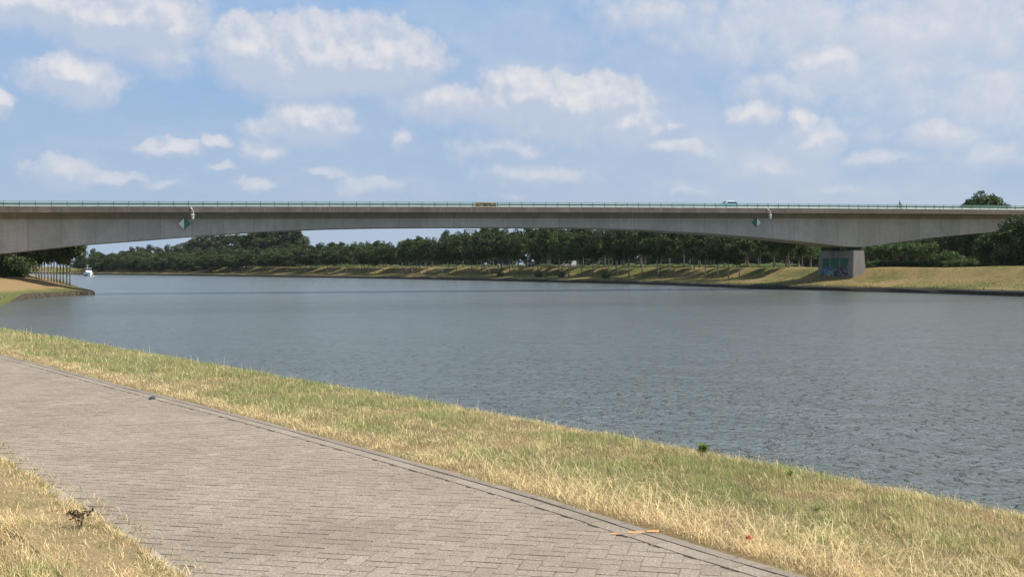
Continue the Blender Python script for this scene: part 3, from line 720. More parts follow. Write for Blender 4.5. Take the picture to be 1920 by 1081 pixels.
# smooth both curves a little, keeping the kink over the pier
TZ = np.array([topz(s) for s in SS]); BZ = np.array([botz(s) for s in SS])
for _ in range(6): TZ[1:-1] = (TZ[:-2]+2*TZ[1:-1]+TZ[2:])/4
for _ in range(2): BZ[1:-1] = (BZ[:-2]+2*BZ[1:-1]+BZ[2:])/4
topz = lambda s: float(np.interp(s, SS, TZ)); botz = lambda s: float(np.interp(s, SS, BZ))
def sweep(profile, name, mat, closed=True, parent=BR):
    """profile(s) -> list of (y,z)"""
    mb = MB(); mb.loft([[(s, y, z) for y, z in profile(s)] for s in SS], True, closed); return mb.build(name, mat, parent)
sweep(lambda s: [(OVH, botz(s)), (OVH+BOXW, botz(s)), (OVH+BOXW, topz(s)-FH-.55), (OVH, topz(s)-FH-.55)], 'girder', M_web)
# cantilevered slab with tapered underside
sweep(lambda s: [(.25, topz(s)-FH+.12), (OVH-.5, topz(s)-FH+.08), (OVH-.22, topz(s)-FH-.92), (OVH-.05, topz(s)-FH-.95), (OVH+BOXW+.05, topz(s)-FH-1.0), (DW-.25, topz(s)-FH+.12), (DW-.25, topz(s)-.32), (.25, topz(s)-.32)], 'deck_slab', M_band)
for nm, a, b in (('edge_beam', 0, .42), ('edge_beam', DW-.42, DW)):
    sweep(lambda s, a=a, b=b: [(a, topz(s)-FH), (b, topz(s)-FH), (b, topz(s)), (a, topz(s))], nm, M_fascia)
M_asph = material('bridge_asphalt', lambda t, p: t.put(p.inputs['Base Color'], t.mix(t.noise(t.coord(), 20, 4, .7), (.04, .04, .04), (.08, .08, .078))), rough=.9)
DECK = -.22
sweep(lambda s: [(.45, topz(s)+DECK-.08), (DW-.45, topz(s)+DECK-.08), (DW-.45, topz(s)+DECK), (.45, topz(s)+DECK)], 'roadway', M_asph)
# railing
RS = 2.26
for side, y0 in (('near', .18), ('far', DW-.18)):
    rl = empty('railing', (0, 0, 0), 0, BR)
    if side == 'far': rl['label'] = 'green railing along the far edge of the bridge'
    for z, rad, mat, nm in ((.80, .035, M_rail, 'top_rail'), (.44, .08, M_green, 'middle_rail'), (.10, .03, M_mint, 'bottom_rail')):
        mb = MB(); mb.loft([[(s, y0+dy*rad, topz(s)+z+dz*rad) for dy, dz in ((-1, -1), (1, -1), (1, 1), (-1, 1))] for s in SS[20:-20]]); mb.build(nm, mat, rl)
    mb = MB()
    if side == 'near':
        for s in np.arange(-118, 160, .15):
            z = topz(s); mb.raw([(s-.03, y0, z+.10), (s+.03, y0, z+.10), (s+.03, y0, z+.80), (s-.03, y0, z+.80), (s-.02, y0+.03, z+.10), (s+.02, y0+.03, z+.10), (s+.02, y0+.03, z+.80), (s-.02, y0+.03, z+.80)], [(0, 1, 2, 3), (1, 5, 6, 2), (5, 4, 7, 6), (4, 0, 3, 7)])
        mb.build('infill_bars', M_mint, rl)
    pm = MB().box(-.035, .035, -.04, .04, -.02, .86).mesh('post'); pm.materials.append(M_green)
    s = s_of(6)[0]/ct; first = s; k = 0; cnt = 0
    s0 = s-RS*7
    while cnt < (100 if side == 'near' else 90):
        po = bpy.data.objects.new('post', pm); COL.objects.link(po); po.parent = rl; sx = s0+cnt*RS; po.location = (sx, y0, topz(sx)); cnt += 1
# guard rail by the carriageway
gr = empty('guard_rail', (0, 0, 0), 0, BR)
mb = MB(); prof = [(0, .35), (.05, .40), (0, .46), (0, .52), (.05, .58), (0, .64), (.06, .64), (.06, .35)]
mb.loft([[(s, 2.1+y, topz(s)+DECK+z) for y, z in prof] for s in SS[20:-20]]); mb.build('beam', M_galv, gr)
gm = MB().box(-.05, .05, -.05, .05, 0, .36).mesh('guard_post'); gm.materials.append(M_dark)
for k in range(98):
    po = bpy.data.objects.new('post', gm); COL.objects.link(po); po.parent = gr; sx = -92+k*2.15; po.location = (sx, 2.2, topz(sx)+DECK)

# pier ------------------------------------------------------------
def pier(s0, zt, zb, name='pier'):
    root = empty(name, (s0, 0, 0), 0, BR)
    tw, bw = 1.32, 1.62; f0, f1 = 1.35, OVH+BOXW+2.6
    mb = MB(); rings = []
    for z, w, e in ((zb, bw+.12, .38), (zt-3.2, tw+(bw-tw)*.55, .16), (zt, tw, 0)):
        c = .12; y0, y1 = f0-e, f1+e
        rings.append([(-w+c, y0, z), (w-c, y0, z), (w, y0+c, z), (w, y1-c, z), (w-c, y1, z), (-w+c, y1, z), (-w, y1-c, z), (-w, y0+c, z)])
    mb.loft(rings); mb.build('wall', M_pier, root)
    for y in (OVH+.9, OVH+BOXW-1.6):
        MB().box(-.75, .75, y, y+.9, zt, botz(s0)+.04).build('bearing', M_bearing, root)
    return root
sp = (S_Z(1596, 500, OVH)[0]+S_Z(1619, 500, OVH)[0])/2
pr = pier(sp-.35, botz(sp)-.72, -.5)
pr2 = pier(-98, botz(-98)-.5, -.8); pr2['label'] = 'left pier of the bridge standing on the headland'
# graffiti on the canal face of the right pier
def paint(name, pts_list, mat, x=-1.0, width=.13):
    mb = MB()
    for pts in pts_list: mb.tube([(face_x(z)-x, y, z) for y, z in pts], width, 6)
    return mb.build(name, mat, pr)
zt = botz(sp)-.85
def face_x(z):
    tw, bw = 1.32, 1.62; zm = zt+.13-3.2
    return -(np.interp(z, [-.5, zm, zt+.13], [bw+.12, tw+(bw-tw)*.55, tw]))
Mg = material('graffiti_green', lambda t, p: t.put(p.inputs['Base Color'], t.mix(t.noise(t.coord(), 2, 4, .6), (.018, .085, .05), (.03, .13, .075))), rough=.7)
Mb = material('graffiti_blue', color=(.07, .15, .20), rough=.7); Mw = material('graffiti_pale_blue', color=(.26, .36, .42), rough=.7)
Mp = material('graffiti_pink', color=(.085, .05, .075), rough=.7); Mn = material('graffiti_navy', color=(.03, .04, .09), rough=.7)
yA, yB = 1.2, OVH+BOXW+2.7
def poly_face(name, polys, mat, lift):
    mb = MB()
    for P in polys:
        n = len(P); front = [(face_x(z)-lift, y, z) for y, z in P]; back = [(face_x(z)+.05, y, z) for y, z in P]
        mb.raw(front+back, [tuple(range(n))]+[(k, (k+1) % n, n+(k+1) % n, n+k) for k in range(n)])
    return mb.build(name, mat, pr)
# y is measured along the pier: small y is the end nearest the camera (right in the picture)
def fp(u, v):     # u 0..1 left to right in the picture, v 0..1 top to bottom over the painted field
    return (yB-.9-(u)*(yB-yA-1.6), zt-1.35-v*3.9)
polys = []
for u0, u1 in ((.06, .30), (.345, .62), (.655, .93)):
    polys.append([fp(u0, 0), fp(u1, 0), fp(u1-(.05 if u1 > .9 else 0), .52), fp(u0, .56)])
poly_face('graffiti', polys, Mg, .012)
r = random.Random(5)
def blob(u, v, ru, rv, n=14, j=.25):
    return [fp(u+ru*math.cos(6.283*k/n)*(1+r.uniform(-j, j)), v+rv*math.sin(6.283*k/n)*(1+r.uniform(-j, j))) for k in range(n)]
poly_face('graffiti', [blob(.08, .72, .10, .17), blob(.2, .62, .11, .2), blob(.36, .66, .12, .22), blob(.12, .9, .12, .1)], Mb, .018)
poly_face('graffiti', [blob(.68, .66, .13, .2), blob(.85, .72, .10, .18)], Mp, .018)
poly_face('graffiti', [blob(.5, .8, .08, .13), blob(.62, .92, .12, .08), blob(.3, .97, .16, .05)], Mn, .022)
def stroke(pts, w=.035):
    out = []
    for (a, b), (c, d) in zip(pts[:-1], pts[1:]):
        dx, dy = c-a, d-b; L = math.hypot(dx, dy); nx, ny = -dy/L*w, dx/L*w
        out.append([fp(a+nx, b+ny), fp(c+nx, d+ny), fp(c-nx, d-ny), fp(a-nx, b-ny)])
    return out
poly_face('graffiti', stroke([(.22, .60), (.13, .62), (.15, .73), (.21, .75), (.14, .92)], .016)+stroke([(.27, .62), (.28, .9)], .016)+stroke([(.33, .92), (.34, .64), (.38, .78), (.42, .64), (.44, .9)], .016), Mw, .028)
poly_face('graffiti', stroke([(.63, .6), (.7, .72), (.64, .86)], .012)+stroke([(.78, .58), (.84, .7), (.92, .62), (.95, .8)], .012), Mw, .028)

# signs and lamps hanging on the girder ------------------------------------
def on_bridge(o): o.parent = None; return o
MBR = Matrix.Translation((0, Z0, 0)) @ Matrix.Rotation(th, 4, 'Z')
def place_on_bridge(o, s, y, z, rz=0.0):
    p = MBR @ Vector((s, y, z)); o.location = p; o.rotation_euler = (0, 0, th+rz)
def diamond(px, py, half, white_left, label):
    s, z = S_Z(px, py, OVH-.3); root = empty('navigation_sign'); place_on_bridge(root, s, OVH-.28, z); tag(root, label, 'navigation sign', 'diamond signs on the bridge girder')
    h = half
    MB().raw([(-h-.07, .03, 0), (0, .03, -h-.07), (h+.07, .03, 0), (0, .03, h+.07), (-h-.07, .10, 0), (0, .10, -h-.07), (h+.07, .10, 0), (0, .10, h+.07)], [(0, 1, 2, 3), (4, 5, 6, 7), (0, 1, 5, 4), (1, 2, 6, 5), (2, 3, 7, 6), (3, 0, 4, 7)]).build('frame', M_dark, root)
    for sgn, mat, nm in ((-1, M_white if white_left else M_signgreen, 'white_half' if white_left else 'green_half'), (1, M_signgreen if white_left else M_white, 'green_half' if white_left else 'white_half')):
        MB().raw([(sgn*.004, 0, -h), (sgn*h, 0, 0), (sgn*.004, 0, h), (sgn*.004, .028, -h), (sgn*h, .028, 0), (sgn*.004, .028, h)], [(0, 1, 2), (5, 4, 3), (0, 1, 4, 3), (1, 2, 5, 4), (2, 0, 3, 5)]).build(nm, mat, root)
    mb = MB(); mb.box(-.3, .3, .10, .28, .2, .26); mb.box(-.3, .3, .10, .28, -.26, -.2); mb.build('bracket', M_dark, root)
diamond(345, 419.3, .90, True, 'left diamond sign, white left half and green right half')
diamond(1419.5, 416.8, .86, False, 'right diamond sign, green left half and white right half')
def hanging_lamp(px, py, label):
    s, z = S_Z(px, py, -.45); root = empty('navigation_lamp'); place_on_bridge(root, s, -.02, topz(s)); tag(root, label, 'lamp', 'lamps hanging over the bridge edge')
    mb = MB(); mb.box(-.22, .0, -.10, 0, -.45, -.12); mb.build('junction_box', M_white, root)
    mb = MB(); mb.tube([(-.1, -.05, -.15), (0, -.3, -.35), (.22, -.48, -.95), (.25, -.5, -1.25)], .045, 8); mb.tube([(-.1, -.05, -.85), (.1, -.3, -.9), (.22, -.48, -.95)], .035, 8); mb.build('arm', M_galv, root)
    mb = MB(); n = 14; rings = []
    for rr_, zz in ((.06, -1.22), (.30, -1.27), (.32, -1.36), (.22, -1.42), (.21, -1.8), (.13, -2.1), (.05, -2.16)):
        rings.append([(.1+rr_*math.cos(6.283*k/n)+.06*(-1.25-zz), -.5+rr_*math.sin(6.283*k/n), zz) for k in range(n)])
    mb.loft(rings); mb.build('lantern', M_white, root, True)
hanging_lamp(360, 400, 'white lamp hanging from the deck edge right of the left diamond sign')
hanging_lamp(1443, 400, 'white lamp hanging from the deck edge right of the right diamond sign')
# name board
def text_mesh(txt, size, depth):
    cu = bpy.data.curves.new('letters', 'FONT'); cu.body = txt; cu.size = size; cu.extrude = depth; cu.align_x = 'CENTER'; cu.align_y = 'CENTER'; cu.space_character = 1.12; cu.offset = .03
    ob = bpy.data.objects.new('tmp_letters', cu); COL.objects.link(ob); dg = bpy.context.evaluated_depsgraph_get(); dg.update()
    me = bpy.data.meshes.new_from_object(ob.evaluated_get(dg)); bpy.data.objects.remove(ob); me.materials.clear(); return me
s, z = S_Z(911, 384, 0); nbd = empty('name_board'); place_on_bridge(nbd, s, -.02, topz(s)); tag(nbd, 'tan board with the dark bridge name lettering at the middle of the railing', 'name board')
MB().box(-1.95, 1.95, 0, .06, -.06, .84).build('board', M_tan, nbd, bevel=.01)
lt = link('lettering', text_mesh('GOYERBRUG', .72, .012), M_letter, nbd); lt.rotation_euler = (R(90), 0, 0); lt.location = (0, -.015, .38)
d = lt.dimensions; bpy.context.view_layer.update(); wd = max(v.co.x for v in lt.data.vertices)-min(v.co.x for v in lt.data.vertices); lt.scale = (3.66/wd, 1, 1)

# ------------------------------------------------------------------ vehicles
def car(name, label, paint, loc, rz, roof=None, van=False, group=None, L=4.1, H=1.48):
    root = empty(name, loc, rz); tag(root, label, 'van' if van else 'car', group)
    W_ = .86
    # side outline (x from front -L/2 to rear +L/2), lower body and greenhouse
    fr = -L/2; re = L/2
    if van: low = [(fr, .35), (fr-.02, .75), (fr+.35, .98), (fr+.75, 1.05), (re-.02, 1.08), (re, .95), (re, .35)]; cab = [(fr+.60, 1.03), (fr+1.15, H-.06), (fr+1.5, H), (re-.15, H), (re-.02, H-.12), (re-.01, 1.03)]
    else: low = [(fr, .32), (fr-.03, .62), (fr+.25, .82), (fr+1.0, .95), (re-.35, .98), (re-.02, .86), (re, .35)]; cab = [(fr+.95, .93), (fr+1.62, H-.05), (fr+2.1, H), (re-.95, H-.03), (re-.55, H-.25), (re-.2, .95)]
    def prism(outline, w0, w1, z0, z1):
        mb = MB(); rings = []
        for sg, k in ((-1, 0), (-.93, 1), (.93, 1), (1, 0)):
            ring = []
            for x, z in outline:
                f = (z-z0)/(z1-z0); w = w0+(w1-w0)*f; sh = 0 if k else .03
                ring.append((x*(1-.0*sh), sg*w, z-(sh if z > .5 else -sh)))
            rings.append(ring)
        return mb.loft(rings)
    body = prism(low, W_, W_*.97, .3, 1.0).build('body', paint, root, bevel=.05)
    prism(cab, W_*.95, W_*.76, .93, H).build('cabin', roof or paint, root, bevel=.04)
    # glass: side windows, windscreen, rear window, set proud of the cabin
    for sg in (-1, 1):
        mb = MB(); c = cab; x0 = c[0][0]+.28; x1 = c[-1][0]-(.1 if not van else 1.6)
        zb_, zt_ = 1.0, H-.13; wb = W_*.95+(W_*.76-W_*.95)*((zb_-.93)/(H-.93)); wt = W_*.95+(W_*.76-W_*.95)*((zt_-.93)/(H-.93))
        xt0 = c[1][0]+.12; xt1 = c[-2][0]-(.12 if not van else 1.6)
        P = [(x0, sg*(wb+.012), zb_), (x1, sg*(wb+.012), zb_), (xt1, sg*(wt+.012), zt_), (xt0, sg*(wt+.012), zt_)]; Q = [(x, y-sg*.04, z) for x, y, z in P]
        mb.raw(P+Q, [(0, 1, 2, 3), (4, 5, 6, 7), (0, 1, 5, 4), (1, 2, 6, 5), (2, 3, 7, 6), (3, 0, 4, 7)]); mb.build('side_window', M_glass, root)
    for nm, a, b, e in (('windscreen', cab[0], cab[1], -1), ('rear_window', cab[-1], cab[-2], 1)):
        ax, az_ = a; bx_, bz_ = b; mb = MB(); q0, q1 = .12, .9
        p0 = (ax+(bx_-ax)*q0, az_+(bz_-az_)*q0); p1 = (ax+(bx_-ax)*q1, az_+(bz_-az_)*q1); nx_, nz_ = (bz_-az_), -(bx_-ax); l_ = math.hypot(nx_, nz_); nx_, nz_ = nx_/l_*.015, nz_/l_*.015
        if nx_*e < 0: nx_, nz_ = -nx_, -nz_
        P = [(p0[0]+nx_, -.68, p0[1]+nz_), (p0[0]+nx_, .68, p0[1]+nz_), (p1[0]+nx_, .56, p1[1]+nz_), (p1[0]+nx_, -.56, p1[1]+nz_)]; Q = [(x-3*nx_, y, z-3*nz_) for x, y, z in P]
        mb.raw(P+Q, [(0, 1, 2, 3), (4, 5, 6, 7), (0, 1, 5, 4), (1, 2, 6, 5), (2, 3, 7, 6), (3, 0, 4, 7)]); mb.build(nm, M_glass, root)
    for x in (fr+.78, re-.72):
        for sg in (-1, 1):
            w = empty('wheel', (x, sg*.80, .31), 0, root)
            MB().tube([(0, -.10, 0), (0, .10, 0)], .31, 18).build('tyre', M_rubber, w); MB().tube([(0, -.108, 0), (0, .108, 0)], .19, 14).build('rim', M_galv, w)
    for sg in (-1, 1):
        MB().box(fr-.045, fr+.12, sg*.62-.16, sg*.62+.16, .60, .74).build('headlight', M_white, root, bevel=.02)
        MB().box(re-.10, re+.03, sg*.66-.12, sg*.66+.12, .68, .84).build('tail_light', material('tail_red', color=(.4, .02, .02), rough=.3) if 'tail_red' not in bpy.data.materials else bpy.data.materials['tail_red'], root, bevel=.02)
        MB().box(fr+1.15, fr+1.3, sg*.90-.09, sg*.90+.09, .93, 1.05).build('mirror', paint, root)
    return root
M_blue = material('car_paint_light_blue', color=(.13, .50, .66), rough=.25); M_cwhite = material('car_paint_white', color=(.75, .76, .76), rough=.25); M_cdark = material('car_paint_dark', color=(.02, .022, .028), rough=.25)
s, z = S_Z(1363, 380, 3.6); c1 = car('car', 'light blue and white car driving along the bridge deck', M_blue, (0, 0, 0), 0, M_cwhite); place_on_bridge(c1, s, 3.3, topz(s)+DECK); c1.scale = (1.02, 1, 1.12)
def far_car(px, Z, name, label, paint, rz, van=False, **k):
    X = xat(px, Z); car(name, label, paint, (X, Z, rb_ground(X, Z)+.02), rz, van=van, **k)
far_car(995, 402, 'car', 'dark car parked among the trees on the far bank', M_cdark, R(95)-math.pi/2)
far_car(1066, 372, 'van', 'white van parked behind the tree rows on the far bank', M_cwhite, R(100)-math.pi/2, van=True, L=4.8, H=2.1)

# cyclist -------------------------------------------------------------
def skin_body(name, verts, edges, rads, mat, parent, sub=1):
    me = bpy.data.meshes.new(name); me.from_pydata(verts, edges, []); me.update(); o = link(name, me, mat, parent)
    o.modifiers.new('skin', 'SKIN')
    if not me.skin_vertices: me.skin_vertices.new(name='')
    for i, rr_ in enumerate(rads): me.skin_vertices[0].data[i].radius = (rr_, rr_)
    me.skin_vertices[0].data[0].use_root = True
    sm = o.modifiers.new('sub', 'SUBSURF'); sm.levels = sub; sm.render_levels = sub; return o
s, z = S_Z(1688, 385, 1.2)
bike = empty('bicycle'); place_on_bridge(bike, s, 1.25, topz(s)+DECK); tag(bike, 'dark bicycle ridden along the bridge by a person', 'bicycle')
for x in (-.54, .54):
    w = empty('wheel', (x, 0, .34), 0, bike); mb = MB(); n = 24
    mb.tube([(.33*math.cos(6.283*k/n), 0, .33*math.sin(6.283*k/n)) for k in range(n+1)], .02, 6, False); mb.build('tyre', M_rubber, w)
    mb = MB()
    for k in range(8): mb.tube([(0, 0, 0), (.32*math.cos(6.283*k/8), 0, .32*math.sin(6.283*k/8))], .004, 4)
    mb.build('spokes', M_galv, w)
mb = MB(); P_ = dict(bb=(.08, 0, .3), seat=(.22, 0, .86), head=(-.38, 0, .86), fork=(-.54, 0, .34), rear=(.54, 0, .34), bar=(-.36, 0, 1.02))
for a, b in (('bb', 'seat'), ('seat', 'head'), ('bb', 'head'), ('head', 'fork'), ('bb', 'rear'), ('seat', 'rear'), ('head', 'bar')): mb.tube([P_[a], P_[b]], .018, 6)
mb.build('frame', M_dark, bike); MB().tube([(-.3, -.28, 1.0), (-.38, -.2, 1.03), (-.36, 0, 1.03), (-.38, .2, 1.03), (-.3, .28, 1.0)], .014, 6).build('handlebar', M_dark, bike)
MB().box(.08, .36, -.08, .08, .88, .94).build('saddle', M_dark, bike, bevel=.03)
rider = empty('person'); place_on_bridge(rider, s, 1.25, topz(s)+DECK); tag(rider, 'cyclist in a dark red top leaning over the handlebars on the bridge', 'person')
V_ = [(.20, 0, 1.0), (.10, 0, 1.22), (-.04, 0, 1.42), (-.08, 0, 1.50), (-.12, 0, 1.62), (-.14, 0, 1.70),
      (-.03, .19, 1.40), (-.16, .24, 1.18), (-.31, .25, 1.05), (-.03, -.19, 1.40), (-.16, -.24, 1.18), (-.31, -.25, 1.05),
      (.16, .10, .96), (-.18, .12, .86), (.02, .12, .44), (-.08, .12, .38), (.18, -.10, .96), (-.12, -.12, .72), (.14, -.12, .26), (.04, -.12, .20)]
E_ = [(0, 1), (1, 2), (2, 3), (3, 4), (4, 5), (2, 6), (6, 7), (7, 8), (2, 9), (9, 10), (10, 11), (0, 12), (12, 13), (13, 14), (14, 15), (0, 16), (16, 17), (17, 18), (18, 19)]
Rr = [.15, .15, .16, .06, .095, .08, .065, .05, .038, .065, .05, .038, .10, .08, .055, .04, .10, .08, .055, .04]
M_skin = material('skin', color=(.45, .28, .2), rough=.6); M_top = material('dark_red_jersey', color=(.10, .02, .022), rough=.8); M_trous = material('dark_trousers', color=(.02, .022, .03), rough=.8)
skin_body('body', V_, E_, Rr, M_skin, rider)
skin_body('jersey', [(.17, 0, 1.04), (.10, 0, 1.22), (-.04, 0, 1.41), (-.04, .19, 1.40), (-.13, .23, 1.24), (-.04, -.19, 1.40), (-.13, -.23, 1.24)], [(0, 1), (1, 2), (2, 3), (3, 4), (2, 5), (5, 6)], [.175, .175, .185, .09, .07, .09, .07], M_top, rider)
skin_body('trousers', [(.20, 0, .98), (.16, .10, .95), (-.18, .12, .86), (.0, .12, .52), (.18, -.10, .95), (-.12, -.12, .72), (.12, -.12, .32)], [(0, 1), (1, 2), (2, 3), (0, 4), (4, 5), (5, 6)], [.17, .12, .10, .07, .12, .10, .07], M_trous, rider)
mb = MB(); n = 12; mb.loft([[(-.13+rr_*1.15*math.cos(6.283*k/n), rr_*math.sin(6.283*k/n), zz) for k in range(n)] for rr_, zz in ((.12, 1.67), (.125, 1.72), (.10, 1.79), (.05, 1.83))]); mb.build('helmet', M_dark, rider, True)

# motor boat ------------------------------------------------------------
Xb, Yb = at(166, 517.3); boat = empty('motor_boat', (Xb, Yb, 0), R(-90)+math.atan2(Xb, -Yb)*0+R(28)); tag(boat, 'small white motor cruiser coming down the canal in the distance', 'boat')
def hull_ring(x, w, zt_, zb_=-.35): return [(x, -w, zt_), (x, -w*.86, .15), (x, -w*.5, zb_), (x, w*.5, zb_), (x, w*.86, .15), (x, w, zt_)]
mb = MB(); mb.loft([hull_ring(x, w, z_) for x, w, z_ in ((-5.2, 1.7, 1.25), (-3, 1.95, 1.25), (0, 2.05, 1.35), (2.6, 1.8, 1.55), (4.4, 1.0, 1.8), (5.6, .08, 2.0))]); mb.build('hull', M_white, boat)
def band_ring(x, w): return [(x, -w*1.01, .75), (x, -w*.9, .14), (x, w*.9, .14), (x, w*1.01, .75)]
mb = MB(); mb.loft([band_ring(x, w) for x, w in ((-5.25, 1.66), (-3, 1.92), (0, 2.02), (2.6, 1.75), (4.4, .92), (5.3, .1))]); mb.build('hull_stripe', material('navy_hull', color=(.015, .02, .035), rough=.4), boat)
mb = MB(); mb.loft([[(x, -w, 1.3), (x+.05*0, -w*.85, z_), (x, w*.85, z_), (x, w, 1.3)] for x, w, z_ in ((-3.6, 1.5, 2.6), (.6, 1.55, 2.75), (1.0, 1.5, 2.2), (3.6, .8, 1.9))]); mb.build('cabin', M_white, boat)
mb = MB(); mb.box(-3.3, .3, -1.56, 1.56, 1.85, 2.35); mb.build('cabin_window', M_glass, boat)
mb = MB(); mb.loft([[(x, -1.3, a), (x, 1.3, a), (x, 1.3, b), (x, -1.3, b)] for x, a, b in ((-3.0, 3.75, 3.85), (.4, 3.75, 3.9))]); mb.build('canopy', M_white, boat)
mb = MB()
for x in (-2.8, .3):
    for y in (-1.2, 1.2): mb.tube([(x, y, 2.55), (x, y, 3.8)], .05, 6)
mb.build('canopy_posts', M_galv, boat)
mb = MB(); mb.box(.35, .42, -1.2, 1.2, 2.7, 3.4); mb.build('windscreen', M_glass, boat)
mb = MB(); mb.tube([(-3.4, 0, 2.5), (-3.5, 0, 5.4)], .07, 6); mb.tube([(-3.5, -.7, 5.2), (-3.5, .7, 5.2)], .05, 6); mb.build('mast', M_white, boat)
mb = MB(); mb.tube([(2.0, -1.6, 2.2), (4.2, -.9, 2.5), (5.4, 0, 2.7), (4.2, .9, 2.5), (2.0, 1.6, 2.2)], .04, 6); mb.build('bow_rail', M_galv, boat)
M_foam = material('foam', color=(.8, .82, .82), rough=.8)
mb = MB(); r = random.Random(9)
for sg in (-1, 1):
    pts = [(5.5-k*1.1, sg*(.1+k*.42)) for k in range(8)]
    mb.loft([[(x, y-.25*sg*(1+k*.1), .03), (x, y, .22*(1-k/9)+.05), (x-.3, y+.3*sg, .03)] for k, (x, y) in enumerate(pts)])
mb.build('bow_wave', M_foam, boat)

# ------------------------------------------------------------------ trees
def crown_mesh(name, clumps, per, leaf, r, flat=.55, shell=.6):
    """clumps: (x,y,z,rx,ry,rz)"""
    C = []; T_ = []; Nn = []
    for cx, cy, cz, rx, ry, rz in clumps:
        n = int(per*max(.4, (rx*ry)**.5)); u = r.normal(size=(n, 3)); u /= np.linalg.norm(u, axis=1)[:, None]
        rad = shell+(1-shell)*r.uniform(size=n)**.5; rad *= 1+.12*r.normal(size=n)
        C.append(np.array([cx, cy, cz])+u*rad[:, None]*np.array([rx, ry, rz])); Nn.append(u); T_.append(np.clip(r.normal(.45, .25)+r.normal(0, .18, n), 0, 1))
    C = np.vstack(C); Nn = np.vstack(Nn); T_ = np.concatenate(T_); n = len(C)
    nn = Nn*flat+r.normal(size=(n, 3))*.6; nn /= np.linalg.norm(nn, axis=1)[:, None]
    a = np.cross(nn, r.normal(size=(n, 3))); a /= np.linalg.norm(a, axis=1)[:, None]; b = np.cross(nn, a)
    sz = leaf*r.uniform(.55, 1.25, n)[:, None]
    V = np.stack([C-a*sz*.5, C-b*sz*.36+a*sz*.05, C+a*sz*.5, C+b*sz*.36-a*sz*.05], 1).reshape(-1, 3)
    return np_mesh(name, V, np.arange(4*n).reshape(n, 4), 4, {'tint': np.repeat(T_, 4)})
def trunk_mb(h, r0, r, limbs=5, spread=1.5, zc=None, lean=.0):
    mb = MB(); zc = zc or h*.75; pts = []; x = y = 0
    for k in range(6):
        pts.append((x, y, -.4+(h+.4)*k/5)); x += r.normal(0, .05)*h*.12+lean*.1; y += r.normal(0, .05)*h*.12
    mb.tube(pts, [r0*1.25, r0, r0*.9, r0*.78, r0*.6, r0*.3], 7)
    for k in range(limbs):
        a = r.uniform(0, 6.28); z0 = zc*r.uniform(.5, .95); L = spread*r.uniform(.7, 1.2)
        p0 = Vector((np.interp(z0, [p[2] for p in pts], [p[0] for p in pts]), np.interp(z0, [p[2] for p in pts], [p[1] for p in pts]), z0))
        mb.tube([p0, p0+Vector((math.cos(a)*L*.5, math.sin(a)*L*.5, L*.5)), p0+Vector((math.cos(a)*L, math.sin(a)*L, L*1.3))], [r0*.45, r0*.3, r0*.12], 5)
    return mb.mesh('trunk', True)
def make_tree(name, crown, trunk, leafm):
    root = empty(name); t_ = link('trunk', trunk, M_bark, root); c_ = link('crown', crown, leafm, root); return root
def clump_cloud(n, rx, ry, z0, z1, cr, r, topbias=0.0, shape=1.0):
    out = []; zc = (z0+z1)/2; rz = (z1-z0)/2
    while len(out) < n:
        u = r.uniform(-1, 1, 3)
        if (u**2).sum() > 1: continue
        l = math.sqrt((u**2).sum()); 
        if l < .35 and r.uniform() < .6: continue
        k = 1-.25*max(0, u[2])**2*shape; q = cr*r.uniform(.7, 1.25)
        out.append((u[0]*rx*k, u[1]*ry*k, zc+u[2]*rz, q, q, q*.85))
    return out
PROTOS = {}
def proto(kind, i):
    key = (kind, i)
    if key in PROTOS: return PROTOS[key]
    r = rng(1000+hash(kind) % 1 + {'row': 0, 'big': 100, 'poplar': 200, 'bush': 300, 'pollard': 400, 'crownlow': 500}[kind]+i)
    if kind == 'row':
        h = 14.0; mesh_c = crown_mesh('row_crown', clump_cloud(50, 3.3, 3.3, 4.9, 14.0, 1.2, r), 90, .52, r); mesh_t = trunk_mb(9.5, .165, r, 6, 1.8, 8.0); m = (mesh_c, mesh_t, M_leaf)
    elif kind == 'big':
        m = (crown_mesh('big_crown', clump_cloud(90, 6.2, 6.2, 2.5, 20, 1.9, r), 80, .75, r), trunk_mb(14, .38, r, 7, 4, 12), M_leaf)
    elif kind == 'poplar':
        m = (crown_mesh('poplar_crown', clump_cloud(52, 4.8, 4.8, 1.5, 24, 1.9, r, shape=1.6), 60, .95, r), trunk_mb(18, .4, r, 6, 3, 14), M_leaf2)
    elif kind == 'bush':
        m = (crown_mesh('bush_crown', clump_cloud(26, 2.6, 2.6, .1, 4.0, 1.0, r), 75, .42, r), trunk_mb(2.4, .12, r, 5, 1.0, 1.8), M_leaf3)
    elif kind == 'pollard':
        cl = [(c[0], c[1], c[2], c[3], c[4], c[5]) for c in clump_cloud(26, 1.9, 1.9, 2.2, 5.4, .85, r, shape=.2)]
        m = (crown_mesh('pollard_crown', cl, 80, .38, r, .2), trunk_mb(3.2, .30, r, 7, 1.0, 2.6), M_leaf3)
    PROTOS[key] = m; return m
def plant(kind, X, Y, z, name, label, cat, group=None, sc=1.0, sz=None, seed=0, rz=None, nv=4, leaf=None):
    r = random.Random(seed*7+int(abs(X*13)+abs(Y*7))); i = r.randrange(nv); c_, t_, m_ = proto(kind, i)
    root = empty(name, (X, Y, z), r.uniform(0, 6.28) if rz is None else rz)
    link('trunk', t_, M_bark, root); co = link('crown', c_, m_, root)
    if leaf is not None:
        co.material_slots[0].link = 'OBJECT'; co.material_slots[0].material = leaf
    root.scale = (sc*r.uniform(.94, 1.06), sc*r.uniform(.94, 1.06), sz or sc)
    tag(root, label, cat, group); return root
